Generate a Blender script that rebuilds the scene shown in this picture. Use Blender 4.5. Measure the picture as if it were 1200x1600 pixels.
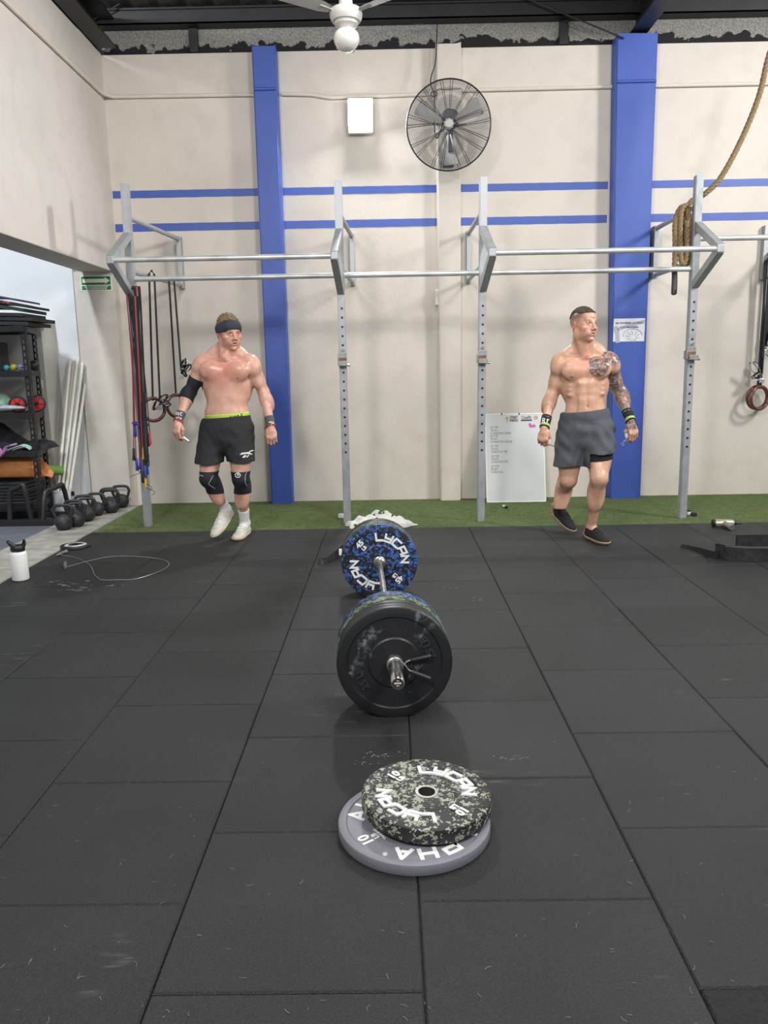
import bpy, bmesh, math, random
import numpy as np
from mathutils import Vector, Matrix
random.seed(7); rng = np.random.default_rng(7)
for o in list(bpy.data.objects): bpy.data.objects.remove(o)
scene = bpy.context.scene
col = scene.collection
# ------------------------------------------------------------------ camera
CAM_H = 1.32
F_PX, PITCH, YAW, ROLL = 1216.5, -0.18488, -0.00886, -0.01745
_f = Vector((math.sin(YAW)*math.cos(PITCH), math.cos(YAW)*math.cos(PITCH), math.sin(PITCH)))
_r0 = Vector((math.cos(YAW), -math.sin(YAW), 0)); _u0 = _r0.cross(_f)
_r = math.cos(ROLL)*_r0 + math.sin(ROLL)*_u0; _u = -math.sin(ROLL)*_r0 + math.cos(ROLL)*_u0
cd = bpy.data.cameras.new('camera'); cam = bpy.data.objects.new('camera', cd); col.objects.link(cam)
cam.matrix_world = Matrix(((_r.x,_u.x,-_f.x,0),(_r.y,_u.y,-_f.y,0),(_r.z,_u.z,-_f.z,CAM_H),(0,0,0,1)))
cd.sensor_fit = 'VERTICAL'; cd.sensor_height = 36.0; cd.sensor_width = 27.0
cd.lens = F_PX/1600*36; cd.clip_start = .05; cd.clip_end = 100
scene.camera = cam
scene.view_settings.view_transform = 'Standard'; scene.view_settings.look = 'None'
scene.view_settings.gamma = 1.0; scene.view_settings.use_curve_mapping = False
scene.view_settings.exposure = -0.05
# ------------------------------------------------------------------ world and lamps
world = bpy.data.worlds.new('world'); scene.world = world; world.use_nodes = True
bgn = world.node_tree.nodes['Background']; bgn.inputs[0].default_value = (0.86,0.93,1.0,1); bgn.inputs[1].default_value = 0.42
def area_lamp(name, loc, target, size, power, color=(1,1,1), size_y=None):
    l = bpy.data.lights.new(name, 'AREA'); l.energy = power; l.color = color
    l.shape = 'RECTANGLE'; l.size = size; l.size_y = size_y or size
    o = bpy.data.objects.new(name, l); col.objects.link(o); o.location = loc
    o.rotation_euler = (Vector(target)-Vector(loc)).to_track_quat('-Z','Y').to_euler(); return o
area_lamp('gym_lamp', (-1.7,-.6,4.1), (-.6,6.5,1.2), .8, 180, (1,.985,.96))
area_lamp('gym_lamp', (2.6,-.2,4.1), (1.2,6.5,1.2), .8, 180, (1,.985,.96))
area_lamp('gym_lamp', (5.2,4.2,4.1), (-1.5,6.4,1.6), .8, 215, (1,.985,.96))
area_lamp('gym_lamp', (.6,3.6,4.5), (.6,3.9,0), 1.2, 80, (1,.99,.97))
area_lamp('side_room_lamp', (-3.35,4.6,4.5), (-4.0,7.6,1.0), .25, 125, (.88,.94,1))
# ------------------------------------------------------------------ pixel helpers: a photo pixel onto a real plane
def ray(u, v):
    return _r*((u-600)/F_PX) + _u*(-(v-800)/F_PX) + _f
def FL(u, v, z=0.0):
    d = ray(u, v); return d*((z-CAM_H)/d.z) + Vector((0,0,CAM_H))
def PY(u, v, Y):
    d = ray(u, v); return d*(Y/d.y) + Vector((0,0,CAM_H))
def PX(u, v, X):
    d = ray(u, v); return d*(X/d.x) + Vector((0,0,CAM_H))
# ------------------------------------------------------------------ materials
MATS = {}
def mat(name, c, rough=.6, metal=0., var=0., scale=8., bump=0., bscale=60., emit=None, spec=.5, rvar=0., c2=None, alpha=None, detail=4., coat=0.):
    """principled material; var mixes colour with noise, c2 is the second colour of that noise"""
    if name in MATS: return MATS[name]
    m = bpy.data.materials.new(name); m.use_nodes = True; nt = m.node_tree; n = nt.nodes; L = nt.links
    b = n['Principled BSDF']; b.inputs['Base Color'].default_value = (*c,1); b.inputs['Roughness'].default_value = rough
    b.inputs['Metallic'].default_value = metal; b.inputs['Specular IOR Level'].default_value = spec; b.inputs['Coat Weight'].default_value = coat
    if emit: b.inputs['Emission Color'].default_value = (*emit[:3],1); b.inputs['Emission Strength'].default_value = emit[3]
    if var or bump or rvar or c2:
        tc = n.new('ShaderNodeTexCoord')
    if var or c2 or rvar:
        no = n.new('ShaderNodeTexNoise'); no.inputs['Scale'].default_value = scale; no.inputs['Detail'].default_value = detail
        L.new(tc.outputs['Object'], no.inputs['Vector'])
        cr = n.new('ShaderNodeValToRGB'); e = cr.color_ramp.elements
        d = c2 or tuple(max(0,x*(1-var)) for x in c); l = c if c2 else tuple(min(1,x*(1+var)) for x in c)
        e[0].position = .32; e[0].color = (*d,1); e[1].position = .68; e[1].color = (*l,1)
        L.new(no.outputs['Fac'], cr.inputs[0]); L.new(cr.outputs[0], b.inputs['Base Color'])
        if rvar:
            mr = n.new('ShaderNodeMapRange'); mr.inputs['To Min'].default_value = max(.03,rough-rvar); mr.inputs['To Max'].default_value = min(1,rough+rvar)
            L.new(no.outputs['Fac'], mr.inputs['Value']); L.new(mr.outputs[0], b.inputs['Roughness'])
    if bump:
        n2 = n.new('ShaderNodeTexNoise'); n2.inputs['Scale'].default_value = bscale; n2.inputs['Detail'].default_value = 5
        L.new(tc.outputs['Object'], n2.inputs['Vector'])
        bp = n.new('ShaderNodeBump'); bp.inputs['Strength'].default_value = bump; bp.inputs['Distance'].default_value = .01
        L.new(n2.outputs['Fac'], bp.inputs['Height']); L.new(bp.outputs[0], b.inputs['Normal'])
    MATS[name] = m; return m
def nodes_of(m): return m.node_tree.nodes, m.node_tree.links, m.node_tree.nodes['Principled BSDF']
def speckle(name, base, flecks, rough=.55, scale=55.):
    """rubber with coloured granules pressed in (flecks: list of (colour, cover, scale))"""
    m = mat(name, base, rough, bump=.25, bscale=120); n, L, b = nodes_of(m)
    tc = n.new('ShaderNodeTexCoord'); cur = None
    wn = n.new('ShaderNodeTexNoise'); wn.inputs['Scale'].default_value = scale*1.1; wn.inputs['Detail'].default_value = 3
    L.new(tc.outputs['Object'], wn.inputs['Vector'])
    for i,(c,cov,sc) in enumerate(flecks):
        mx0 = n.new('ShaderNodeMix'); mx0.data_type = 'RGBA'; mx0.inputs['Factor'].default_value = .035
        L.new(tc.outputs['Object'], mx0.inputs['A']); L.new(wn.outputs['Color'], mx0.inputs['B'])
        v = n.new('ShaderNodeTexVoronoi'); v.inputs['Scale'].default_value = scale*sc; v.inputs['Randomness'].default_value = 1
        mp = n.new('ShaderNodeMapping'); mp.inputs['Location'].default_value = (i*3.1,i*1.7,i*.9)
        L.new(mx0.outputs['Result'], mp.inputs[0]); L.new(mp.outputs[0], v.inputs['Vector'])
        sep = n.new('ShaderNodeSeparateColor'); L.new(v.outputs['Color'], sep.inputs[0])
        lt = n.new('ShaderNodeMath'); lt.operation = 'LESS_THAN'; lt.inputs[1].default_value = cov; L.new(sep.outputs[0], lt.inputs[0])
        d = n.new('ShaderNodeMath'); d.operation = 'LESS_THAN'; d.inputs[1].default_value = .62; L.new(v.outputs['Distance'], d.inputs[0])
        mu = n.new('ShaderNodeMath'); mu.operation = 'MULTIPLY'; L.new(lt.outputs[0], mu.inputs[0]); L.new(d.outputs[0], mu.inputs[1])
        mx = n.new('ShaderNodeMix'); mx.data_type = 'RGBA'; L.new(mu.outputs[0], mx.inputs['Factor'])
        if cur is None: mx.inputs['A'].default_value = (*base,1)
        else: L.new(cur, mx.inputs['A'])
        mx.inputs['B'].default_value = (*c,1); cur = mx.outputs['Result']
    L.new(cur, b.inputs['Base Color']); return m
# ------------------------------------------------------------------ object helpers
def tag(o, label=None, cat=None, group=None, kind=None):
    if label: o['label'] = label
    if cat: o['category'] = cat
    if group: o['group'] = group
    if kind: o['kind'] = kind
    return o
def thing(name, label, cat, loc=(0,0,0), group=None, rotz=0.):
    o = bpy.data.objects.new(name, None); col.objects.link(o); o.empty_display_size = .05
    o.location = loc; o.rotation_euler = (0,0,rotz); tag(o, label, cat, group); return o
bpy.context.view_layer.update()
def link(name, me, parent=None, loc=None):
    o = bpy.data.objects.new(name, me); col.objects.link(o)
    if parent is not None: o.parent = parent
    if loc is not None: o.location = loc
    return o
def origin_of(parent):
    p = Vector((0,0,0)); q = parent
    while q is not None: p += q.location; q = q.parent
    return p
def finish(bm, name, m, parent=None, smooth=False, world=True, angle=40):
    """bmesh (world coordinates when world=True) -> one mesh object under parent"""
    if parent is not None and world: bmesh.ops.translate(bm, verts=bm.verts, vec=-origin_of(parent))
    me = bpy.data.meshes.new(name)
    bmesh.ops.recalc_face_normals(bm, faces=bm.faces)
    bm.to_mesh(me); bm.free()
    for x in (m if isinstance(m,(list,tuple)) else [m]): me.materials.append(x)
    if smooth:
        me.shade_smooth()
        if angle < 179: me.set_sharp_from_angle(angle=math.radians(angle))
    return link(name, me, parent)
def centre(o, at=None):
    """move a top-level mesh's origin to its base centre"""
    me = o.data; vs = np.zeros(len(me.vertices)*3); me.vertices.foreach_get('co', vs); vs = vs.reshape(-1,3)
    c = Vector(at) if at is not None else Vector(((vs[:,0].min()+vs[:,0].max())/2,(vs[:,1].min()+vs[:,1].max())/2,vs[:,2].min()))
    vs -= np.array(c); me.vertices.foreach_set('co', vs.ravel()); me.update(); o.location = c; return o
def add_box(bm, lo, hi, bevel=0., M=None, mi=0):
    lo, hi = Vector(lo), Vector(hi); r = bmesh.ops.create_cube(bm, size=1.0); vs = r['verts']
    s = hi-lo; c = (lo+hi)/2
    for v in vs: v.co = Vector((v.co.x*s.x, v.co.y*s.y, v.co.z*s.z)) + c
    fs = {f for v in vs for f in v.link_faces}
    if bevel:
        es = list({e for v in vs for e in v.link_edges})
        rr = bmesh.ops.bevel(bm, geom=es, offset=bevel, segments=2, affect='EDGES', profile=.6)
        vs = list({v for f in rr['faces'] for v in f.verts} | {v for v in vs if v.is_valid}); fs = {f for v in vs for f in v.link_faces}
    if M is not None:
        for v in vs: v.co = M @ v.co
    for f in fs: f.material_index = mi
    return vs
def box(name, lo, hi, m, parent=None, bevel=0.):
    bm = bmesh.new(); add_box(bm, lo, hi, bevel); return finish(bm, name, m, parent)
def frames(pts, closed=False):
    pts = [Vector(p) for p in pts]; n = len(pts); T = []
    for i in range(n):
        a = pts[(i-1)%n] if closed or i>0 else pts[i]; b = pts[(i+1)%n] if closed or i<n-1 else pts[i]
        t = (b-a); T.append(t.normalized() if t.length>1e-9 else Vector((0,0,1)))
    up = Vector((0,0,1)) if abs(T[0].z)<.9 else Vector((0,1,0))
    N = [(up-T[0]*up.dot(T[0])).normalized()]
    for i in range(1,n):
        q = T[i-1].rotation_difference(T[i]); v = q@N[-1]; v = (v-T[i]*v.dot(T[i])).normalized(); N.append(v)
    return pts, T, N
def add_tube(bm, pts, r, seg=10, closed=False, caps=True, flat=None, twist=0., mi=0, square=False):
    """sweep a circle (or a flat strap: flat=(w,t)) along pts"""
    pts, T, N = frames(pts, closed); n = len(pts); rings = []
    for i in range(n):
        B = T[i].cross(N[i]); rr = r[i] if isinstance(r,(list,tuple)) else r; ring = []
        for k in range(seg):
            a = 2*math.pi*k/seg + twist
            if flat: x, y = flat[0]/2*(1 if math.cos(a)>0 else -1), flat[1]/2*(1 if math.sin(a)>0 else -1)
            else: x, y = rr*math.cos(a), rr*math.sin(a)
            ring.append(bm.verts.new(pts[i] + N[i]*x + B*y))
        rings.append(ring)
    fs = []
    for i in range(n if closed else n-1):
        A, Bq = rings[i], rings[(i+1)%n]
        for k in range(seg): fs.append(bm.faces.new((A[k],A[(k+1)%seg],Bq[(k+1)%seg],Bq[k])))
    if caps and not closed:
        fs.append(bm.faces.new(rings[0][::-1])); fs.append(bm.faces.new(rings[-1]))
    for f in fs: f.material_index = mi
    return rings
def strap(bm, pts, w, t, side=None):
    """flat band: w along `side` direction, thickness t"""
    pts, T, N = frames(pts); rings = []
    for i,p in enumerate(pts):
        s = Vector(side) if side is not None else N[i]
        s = (s-T[i]*s.dot(T[i])).normalized(); b = T[i].cross(s)
        rings.append([bm.verts.new(p+s*x*w/2+b*y*t/2) for x,y in ((1,1),(-1,1),(-1,-1),(1,-1))])
    for A,B in zip(rings,rings[1:]):
        for k in range(4): bm.faces.new((A[k],A[(k+1)%4],B[(k+1)%4],B[k]))
    bm.faces.new(rings[0][::-1]); bm.faces.new(rings[-1])
def bar4(bm, a, b, w, h, up=(0,0,1)):
    """rectangular tube from a to b"""
    a, b = Vector(a), Vector(b); t = (b-a).normalized(); u = Vector(up); s = t.cross(u).normalized(); u = s.cross(t)
    vs = [bm.verts.new(p+s*x*w/2+u*y*h/2) for p in (a,b) for x,y in ((1,1),(-1,1),(-1,-1),(1,-1))]
    for k in range(4): bm.faces.new((vs[k],vs[(k+1)%4],vs[4+(k+1)%4],vs[4+k]))
    bm.faces.new(vs[3::-1]); bm.faces.new(vs[4:])
def add_lathe(bm, prof, seg=48, M=None, closed=False, mi=0):
    """profile [(r,z)] about z; M places it"""
    rings = []
    for r,z in prof:
        rings.append([bm.verts.new((r*math.cos(2*math.pi*k/seg), r*math.sin(2*math.pi*k/seg), z)) for k in range(seg)] if r>1e-6 else [bm.verts.new((0,0,z))])
    prs = list(zip(rings,rings[1:])) + ([(rings[-1],rings[0])] if closed else [])
    for A,B in prs:
        for k in range(seg):
            if len(A)==1 and len(B)==1: continue
            if len(A)==1: f = bm.faces.new((A[0],B[(k+1)%seg],B[k]))
            elif len(B)==1: f = bm.faces.new((A[k],A[(k+1)%seg],B[0]))
            else: f = bm.faces.new((A[k],A[(k+1)%seg],B[(k+1)%seg],B[k]))
            f.material_index = mi
    if M is not None:
        for R in rings:
            for v in R: v.co = M @ v.co
    return rings
def basis(o, x, y, z):
    x,y,z = Vector(x),Vector(y),Vector(z)
    return Matrix(((x.x,y.x,z.x,o[0]),(x.y,y.y,z.y,o[1]),(x.z,y.z,z.z,o[2]),(0,0,0,1)))
def axis_matrix(o, z, up=(0,0,1)):
    """local z along `z`, local y as near `up` as can be"""
    z = Vector(z).normalized(); u = Vector(up); x = u.cross(z)
    if x.length < 1e-4: x = Vector((1,0,0))
    x.normalize(); return basis(o, x, z.cross(x), z)
def catmull(pts, n=8, closed=False):
    P = [Vector(p) for p in pts]; out = []; m = len(P)
    for i in range(m if closed else m-1):
        g = (lambda k: P[k%m]) if closed else (lambda k: P[min(max(k,0),m-1)])
        a,b,c,d = g(i-1),g(i),g(i+1),g(i+2)
        for k in range(n):
            t = k/n; out.append(.5*((2*b)+(c-a)*t+(2*a-5*b+4*c-d)*t*t+(3*b-a-3*c+d)*t**3))
    if not closed: out.append(P[-1])
    return out
# ------------------------------------------------------------------ lettering: text in the built-in font, or stroked letters, as thin raised meshes
def text_mesh(txt, size, depth, bold=0., shear=0., align='CENTER', spacing=1.):
    cu = bpy.data.curves.new('txt','FONT'); cu.body = txt; cu.size = size; cu.extrude = depth/2; cu.offset = bold
    cu.shear = shear; cu.align_x = align; cu.align_y = 'CENTER'; cu.resolution_u = 2; cu.space_character = spacing
    o = bpy.data.objects.new('txt', cu); col.objects.link(o); dg = bpy.context.evaluated_depsgraph_get()
    me = bpy.data.meshes.new_from_object(o.evaluated_get(dg)); bpy.data.objects.remove(o); bpy.data.curves.remove(cu); return me
def add_text(bm, txt, size, depth, M, bold=0., shear=0., align='CENTER', mi=0, sx=1., spacing=1.):
    me = text_mesh(txt, size, depth, bold, shear, align, spacing); k0 = len(bm.verts); f0 = len(bm.faces)
    me.transform(M @ Matrix.Diagonal((sx,1,1,1))); bm.from_mesh(me); bpy.data.meshes.remove(me)
    bm.faces.ensure_lookup_table()
    for f in bm.faces[f0:]: f.material_index = mi
GLYPH = {'L':[[(0,1),(.12,.0),(.95,0)]], 'Y':[[(0,1),(.08,.45),(.85,.45)],[(1,1),(.86,0),(.0,0)]], 'C':[[(1,1),(.12,1),(0,.5),(.1,0),(.95,0)]],
 'A':[[(0,0),(.12,1),(1,1),(.9,0)],[(.1,.38),(.9,.38)]], 'N':[[(0,0),(.12,1),(.88,0),(1,1)]],
 'P':[[(0,0),(0,1),(1,1),(1,.45),(0,.45)]], 'H':[[(0,0),(0,1)],[(1,0),(1,1)],[(0,.5),(1,.5)]], 'V':[[(0,0),(.5,1),(1,0)],[(.3,.3),(.62,.3)]],
 'B':[[(0,0),(0,1),(.85,1),(.85,.52),(0,.52)],[(.85,.52),(1,.45),(1,0),(0,0)]], '0':[[(0,0),(0,1),(1,1),(1,0),(0,0)]], '1':[[(.2,.85),(.6,1),(.6,0)]],
 '2':[[(0,1),(1,1),(1,.52),(0,.48),(0,0),(1,0)]], '4':[[(.75,0),(.75,1),(0,.3),(1,.3)]], '5':[[(1,1),(0,1),(0,.52),(1,.52),(1,0),(0,0)]]}
def add_stroke(bm, pts, w, depth, M, mi=0):
    """mitred ribbon with thickness"""
    P = [Vector((p[0],p[1])) for p in pts]; n = len(P); Ls, Rs = [], []
    for i in range(n):
        d0 = (P[i]-P[i-1]).normalized() if i>0 else None; d1 = (P[i+1]-P[i]).normalized() if i<n-1 else None
        a = d0 or d1; b = d1 or d0
        n0 = Vector((-a.y,a.x)); n1 = Vector((-b.y,b.x)); m = n0+n1
        m = m.normalized() if m.length>1e-4 else n0
        k = w/2/max(.45, m.dot(n0)); ext = Vector((0,0))
        if i==0: ext = -b*w*.25
        if i==n-1: ext = a*w*.25
        Ls.append(P[i]+m*k+ext); Rs.append(P[i]-m*k+ext)
    V = lambda p,z: bm.verts.new(M @ Vector((p.x,p.y,z)))
    lt=[V(p,depth) for p in Ls]; rt=[V(p,depth) for p in Rs]; lb=[V(p,0) for p in Ls]; rb=[V(p,0) for p in Rs]
    for i in range(n-1):
        for q in ((lt[i],rt[i],rt[i+1],lt[i+1]),(lb[i],lt[i],lt[i+1],lb[i+1]),(rt[i],rb[i],rb[i+1],rt[i+1]),(lb[i],rb[i],rb[i+1],lb[i+1])):
            bm.faces.new(q).material_index = mi
    for i in (0,n-1): bm.faces.new((lt[i],lb[i],rb[i],rt[i])).material_index = mi
def ring_text(bm, txt, radius, mid_deg, h, wid, gap, sw, depth, z, M, mi=0, outward=True):
    """stroked letters round a circle, tops outward, reading clockwise about mid_deg (degrees, counter-clockwise from +x)"""
    step = (wid+gap)/radius; n = len(txt)
    for i,ch in enumerate(txt):
        k = 1 if outward else -1
        a = math.radians(mid_deg) - k*(i-(n-1)/2)*step
        T = Matrix.Translation((radius*math.cos(a), radius*math.sin(a), z)) @ Matrix.Rotation(a-math.pi/2*k,4,'Z')
        for si,s in enumerate(GLYPH[ch]): add_stroke(bm, [((x-.5)*wid,(y-.5)*h) for x,y in s], sw, depth+.0004*si, M@T, mi)
# ================================================================== the setting
WALL_Y, WALL_TOP, LEFT_X = 7.75, 4.165, -2.58
def wall_material(name, c, c2):
    m = mat(name, c, .62, c2=c2, scale=1.1, bump=.18, bscale=26, detail=6); n, L, b = nodes_of(m)
    tc = n.new('ShaderNodeTexCoord'); no = n.new('ShaderNodeTexNoise'); no.inputs['Scale'].default_value = 5; no.inputs['Detail'].default_value = 7
    L.new(tc.outputs['Object'], no.inputs['Vector'])
    cr = n.new('ShaderNodeValToRGB'); e = cr.color_ramp.elements; e[0].position=.25; e[0].color=(.86,.85,.83,1); e[1].position=.5; e[1].color=(1,1,1,1)
    L.new(no.outputs['Fac'], cr.inputs[0]); mx = n.new('ShaderNodeMix'); mx.data_type='RGBA'; mx.blend_type='MULTIPLY'; mx.inputs['Factor'].default_value=.55
    src = b.inputs['Base Color'].links[0].from_socket; L.new(src, mx.inputs['A']); L.new(cr.outputs[0], mx.inputs['B']); L.new(mx.outputs['Result'], b.inputs['Base Color'])
    return m
M_wall = wall_material('cream_wall_paint', (.67,.615,.55), (.62,.57,.51))
M_white = mat('white_wall_paint', (.78,.80,.82), .6, var=.03, scale=2, bump=.08, bscale=20)
M_blue = mat('blue_gloss_paint', (.045,.095,.40), .48, var=.06, scale=3, bump=.10, bscale=30)
M_conc = mat('bare_concrete', (.36,.34,.30), .85, c2=(.22,.21,.18), scale=9, bump=.5, bscale=45)
M_grey_conc = mat('grey_render', (.56,.53,.48), .85, c2=(.46,.44,.40), scale=3, bump=.3, bscale=30)
M_soffit = mat('shaded_soffit_cream', (.50,.47,.42), .75, var=.04, scale=3)  # wall cream greyed down: the shade under the wall is in the colour
M_black_steel = mat('black_painted_steel', (.009,.0095,.011), .5, var=.3, scale=6, bump=.1, bscale=40)
M_steel = mat('grey_painted_steel', (.36,.375,.39), .42, metal=.35, var=.09, scale=14, bump=.06, bscale=60, rvar=.12)
M_zinc = mat('zinc', (.62,.62,.62), .35, metal=1., rvar=.1, scale=30)
M_chrome = mat('chrome', (.72,.70,.66), .18, metal=1., rvar=.08, scale=40)
M_black = mat('black_plastic', (.012,.012,.013), .42)
M_dark = mat('dark_fabric', (.014,.014,.017), .85, bump=.3, bscale=220)
M_whitep = mat('white_plastic', (.80,.80,.78), .35)
# concrete slab
slab = box('floor', (-7,-2.5,-.16), (6.2,8.2,-.022), mat('slab', (.2,.2,.2), .9)); tag(slab, kind='structure')
# rubber tiles, laid in running bond, each with its own bevelled edge
def tile_material(name, c, rough, bump, bscale, scuff=True, amt=.5):
    m = mat(name, c, rough, bump=bump, bscale=bscale); n, L, b = nodes_of(m); b.inputs['Specular IOR Level'].default_value = .42
    tc = n.new('ShaderNodeTexCoord'); oi = n.new('ShaderNodeObjectInfo'); geo = n.new('ShaderNodeNewGeometry')
    no = n.new('ShaderNodeTexNoise'); no.inputs['Scale'].default_value = 2.2; no.inputs['Detail'].default_value = 6; L.new(geo.outputs['Position'], no.inputs['Vector'])
    fi = n.new('ShaderNodeTexNoise'); fi.inputs['Scale'].default_value = 170; fi.inputs['Detail'].default_value = 2; L.new(geo.outputs['Position'], fi.inputs['Vector'])
    a = n.new('ShaderNodeMapRange'); a.inputs['From Min'].default_value=.3; a.inputs['From Max'].default_value=.7; a.inputs['To Min'].default_value=.78; a.inputs['To Max'].default_value=1.2; L.new(no.outputs['Fac'], a.inputs['Value'])
    a2 = n.new('ShaderNodeMapRange'); a2.inputs['From Min'].default_value=.35; a2.inputs['From Max'].default_value=.68; a2.inputs['To Min'].default_value=.7; a2.inputs['To Max'].default_value=1.3; L.new(fi.outputs['Fac'], a2.inputs['Value'])
    a3 = n.new('ShaderNodeMapRange'); a3.inputs['To Min'].default_value=.88; a3.inputs['To Max'].default_value=1.12; L.new(oi.outputs['Random'], a3.inputs['Value'])
    p1 = n.new('ShaderNodeMath'); p1.operation='MULTIPLY'; L.new(a.outputs[0],p1.inputs[0]); L.new(a2.outputs[0],p1.inputs[1])
    p2 = n.new('ShaderNodeMath'); p2.operation='MULTIPLY'; L.new(p1.outputs[0],p2.inputs[0]); L.new(a3.outputs[0],p2.inputs[1])
    sc = n.new('ShaderNodeVectorMath'); sc.operation='SCALE'; sc.inputs[0].default_value=c; L.new(p2.outputs[0], sc.inputs['Scale'])
    # chalk dust: pale streaks in scattered patches
    mp = n.new('ShaderNodeMapping'); mp.inputs['Scale'].default_value=(7,34,1); L.new(geo.outputs['Position'], mp.inputs[0])
    s1 = n.new('ShaderNodeTexNoise'); s1.inputs['Scale'].default_value=1; s1.inputs['Detail'].default_value=6; L.new(mp.outputs[0], s1.inputs['Vector'])
    s2 = n.new('ShaderNodeTexNoise'); s2.inputs['Scale'].default_value=2.4; s2.inputs['Detail'].default_value=3; L.new(geo.outputs['Position'], s2.inputs['Vector'])
    r1 = n.new('ShaderNodeMapRange'); r1.inputs['From Min'].default_value=.56; r1.inputs['From Max'].default_value=.74; L.new(s1.outputs['Fac'], r1.inputs['Value'])
    r2 = n.new('ShaderNodeMapRange'); r2.inputs['From Min'].default_value=.60; r2.inputs['From Max'].default_value=.74; L.new(s2.outputs['Fac'], r2.inputs['Value'])
    pm = n.new('ShaderNodeMath'); pm.operation='MULTIPLY'; L.new(r1.outputs[0],pm.inputs[0]); L.new(r2.outputs[0],pm.inputs[1])
    pm2 = n.new('ShaderNodeMath'); pm2.operation='MULTIPLY'; pm2.inputs[1].default_value=amt; L.new(pm.outputs[0],pm2.inputs[0])
    mx = n.new('ShaderNodeMix'); mx.data_type='RGBA'; L.new(pm2.outputs[0], mx.inputs['Factor']); L.new(sc.outputs[0], mx.inputs['A']); mx.inputs['B'].default_value=(.34,.34,.33,1)
    L.new(mx.outputs['Result'], b.inputs['Base Color'])
    return m
M_tile = tile_material('black_rubber_tile', (.0182,.0204,.0198), .60, .55, 210)
M_coarse = tile_material('coarse_rubber_tile', (.010,.010,.010), .8, 1.6, 42, amt=.1)
T0, TS, MAT_END, KERB_R = -.534, .589, 6.335, -2.50
tile_cache = {}
def tile(x0, x1, y0, y1, m):
    w, d = round(x1-x0,4), round(y1-y0,4)
    key = (w,d,m.name)
    if key not in tile_cache:
        bm = bmesh.new(); b = .0045
        z0, z1 = -.022, 0.
        lo = [bm.verts.new((x,y,z0)) for x,y in ((0,0),(w,0),(w,d),(0,d))]
        mid = [bm.verts.new((x,y,z1-b)) for x,y in ((0,0),(w,0),(w,d),(0,d))]
        top = [bm.verts.new((x,y,z1)) for x,y in ((b,b),(w-b,b),(w-b,d-b),(b,d-b))]
        for k in range(4):
            bm.faces.new((lo[k],lo[(k+1)%4],mid[(k+1)%4],mid[k])); bm.faces.new((mid[k],mid[(k+1)%4],top[(k+1)%4],top[k]))
        bm.faces.new(top); bmesh.ops.recalc_face_normals(bm, faces=bm.faces)
        me = bpy.data.meshes.new('rubber_tile'); bm.to_mesh(me); bm.free(); me.materials.append(m); tile_cache[key] = me
    link('rubber_tile', tile_cache[key], slab, (x0, y0, rng.uniform(-.0012,.0012)))
G = .0012
for k in range(-5, 10):
    xa, xb = max(T0+k*TS, KERB_R), min(T0+(k+1)*TS, 5.4)
    if xb-xa < .03: continue
    off = .47 if k%2==0 else .955
    for j in range(-2, 12):
        ya, yb = (j+off)*TS, min((j+off+1)*TS, MAT_END)
        if yb-ya < .03: continue
        coarse = (k==2 and abs((j+off+1)-2.47)<.2) or (k==3 and j==0)
        tile(xa+G, xb-G, ya+G, yb-G, M_coarse if coarse else M_tile)
# artificial turf strip: base sheet + blades nobody could count
M_turf = mat('green_turf', (.135,.185,.060), .9, c2=(.095,.135,.042), scale=14, bump=.9, bscale=260)
turf = box('floor_turf', (KERB_R,MAT_END+.002,-.022), (5.4,WALL_Y,-.004), M_turf); tag(turf, kind='structure')
NB = 60000
bx_ = rng.uniform(KERB_R+.02, 4.4, NB); by_ = rng.uniform(MAT_END+.012, WALL_Y-.01, NB); bh = rng.uniform(.006,.014,NB); ba = rng.uniform(0,6.28,NB)
tx = rng.normal(0,.005,NB); ty = rng.normal(0,.005,NB)-.002
V = np.zeros((NB,3,3)); w_ = .0017
V[:,0] = np.stack([bx_-w_*np.cos(ba), by_-w_*np.sin(ba), np.full(NB,-.005)],1); V[:,1] = np.stack([bx_+w_*np.cos(ba), by_+w_*np.sin(ba), np.full(NB,-.005)],1); V[:,2] = np.stack([bx_+tx, by_+ty, -.005+bh],1)
me = bpy.data.meshes.new('turf_blades'); me.from_pydata(V.reshape(-1,3).tolist(), [], np.arange(NB*3).reshape(-1,3).tolist())
me.materials.append(mat('green_turf_blades', (.195,.255,.090), .8, c2=(.120,.170,.055), scale=9)); tb = link('turf_blades', me, turf); tb['kind'] = 'stuff'
# concrete kerb between the rooms and the side room's floor
kerb = box('trim_1', (-2.95,-2.5,-.022), (KERB_R-.002,7.62,.004), M_conc, bevel=.006); tag(kerb, kind='structure')
sf = box('floor_side_room', (-7,-2.5,-.022), (-2.952,8.0,0), mat('blue_grey_mat', (.115,.125,.145), .75, var=.12, scale=6, bump=.3, bscale=120)); tag(sf, kind='structure')
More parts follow.
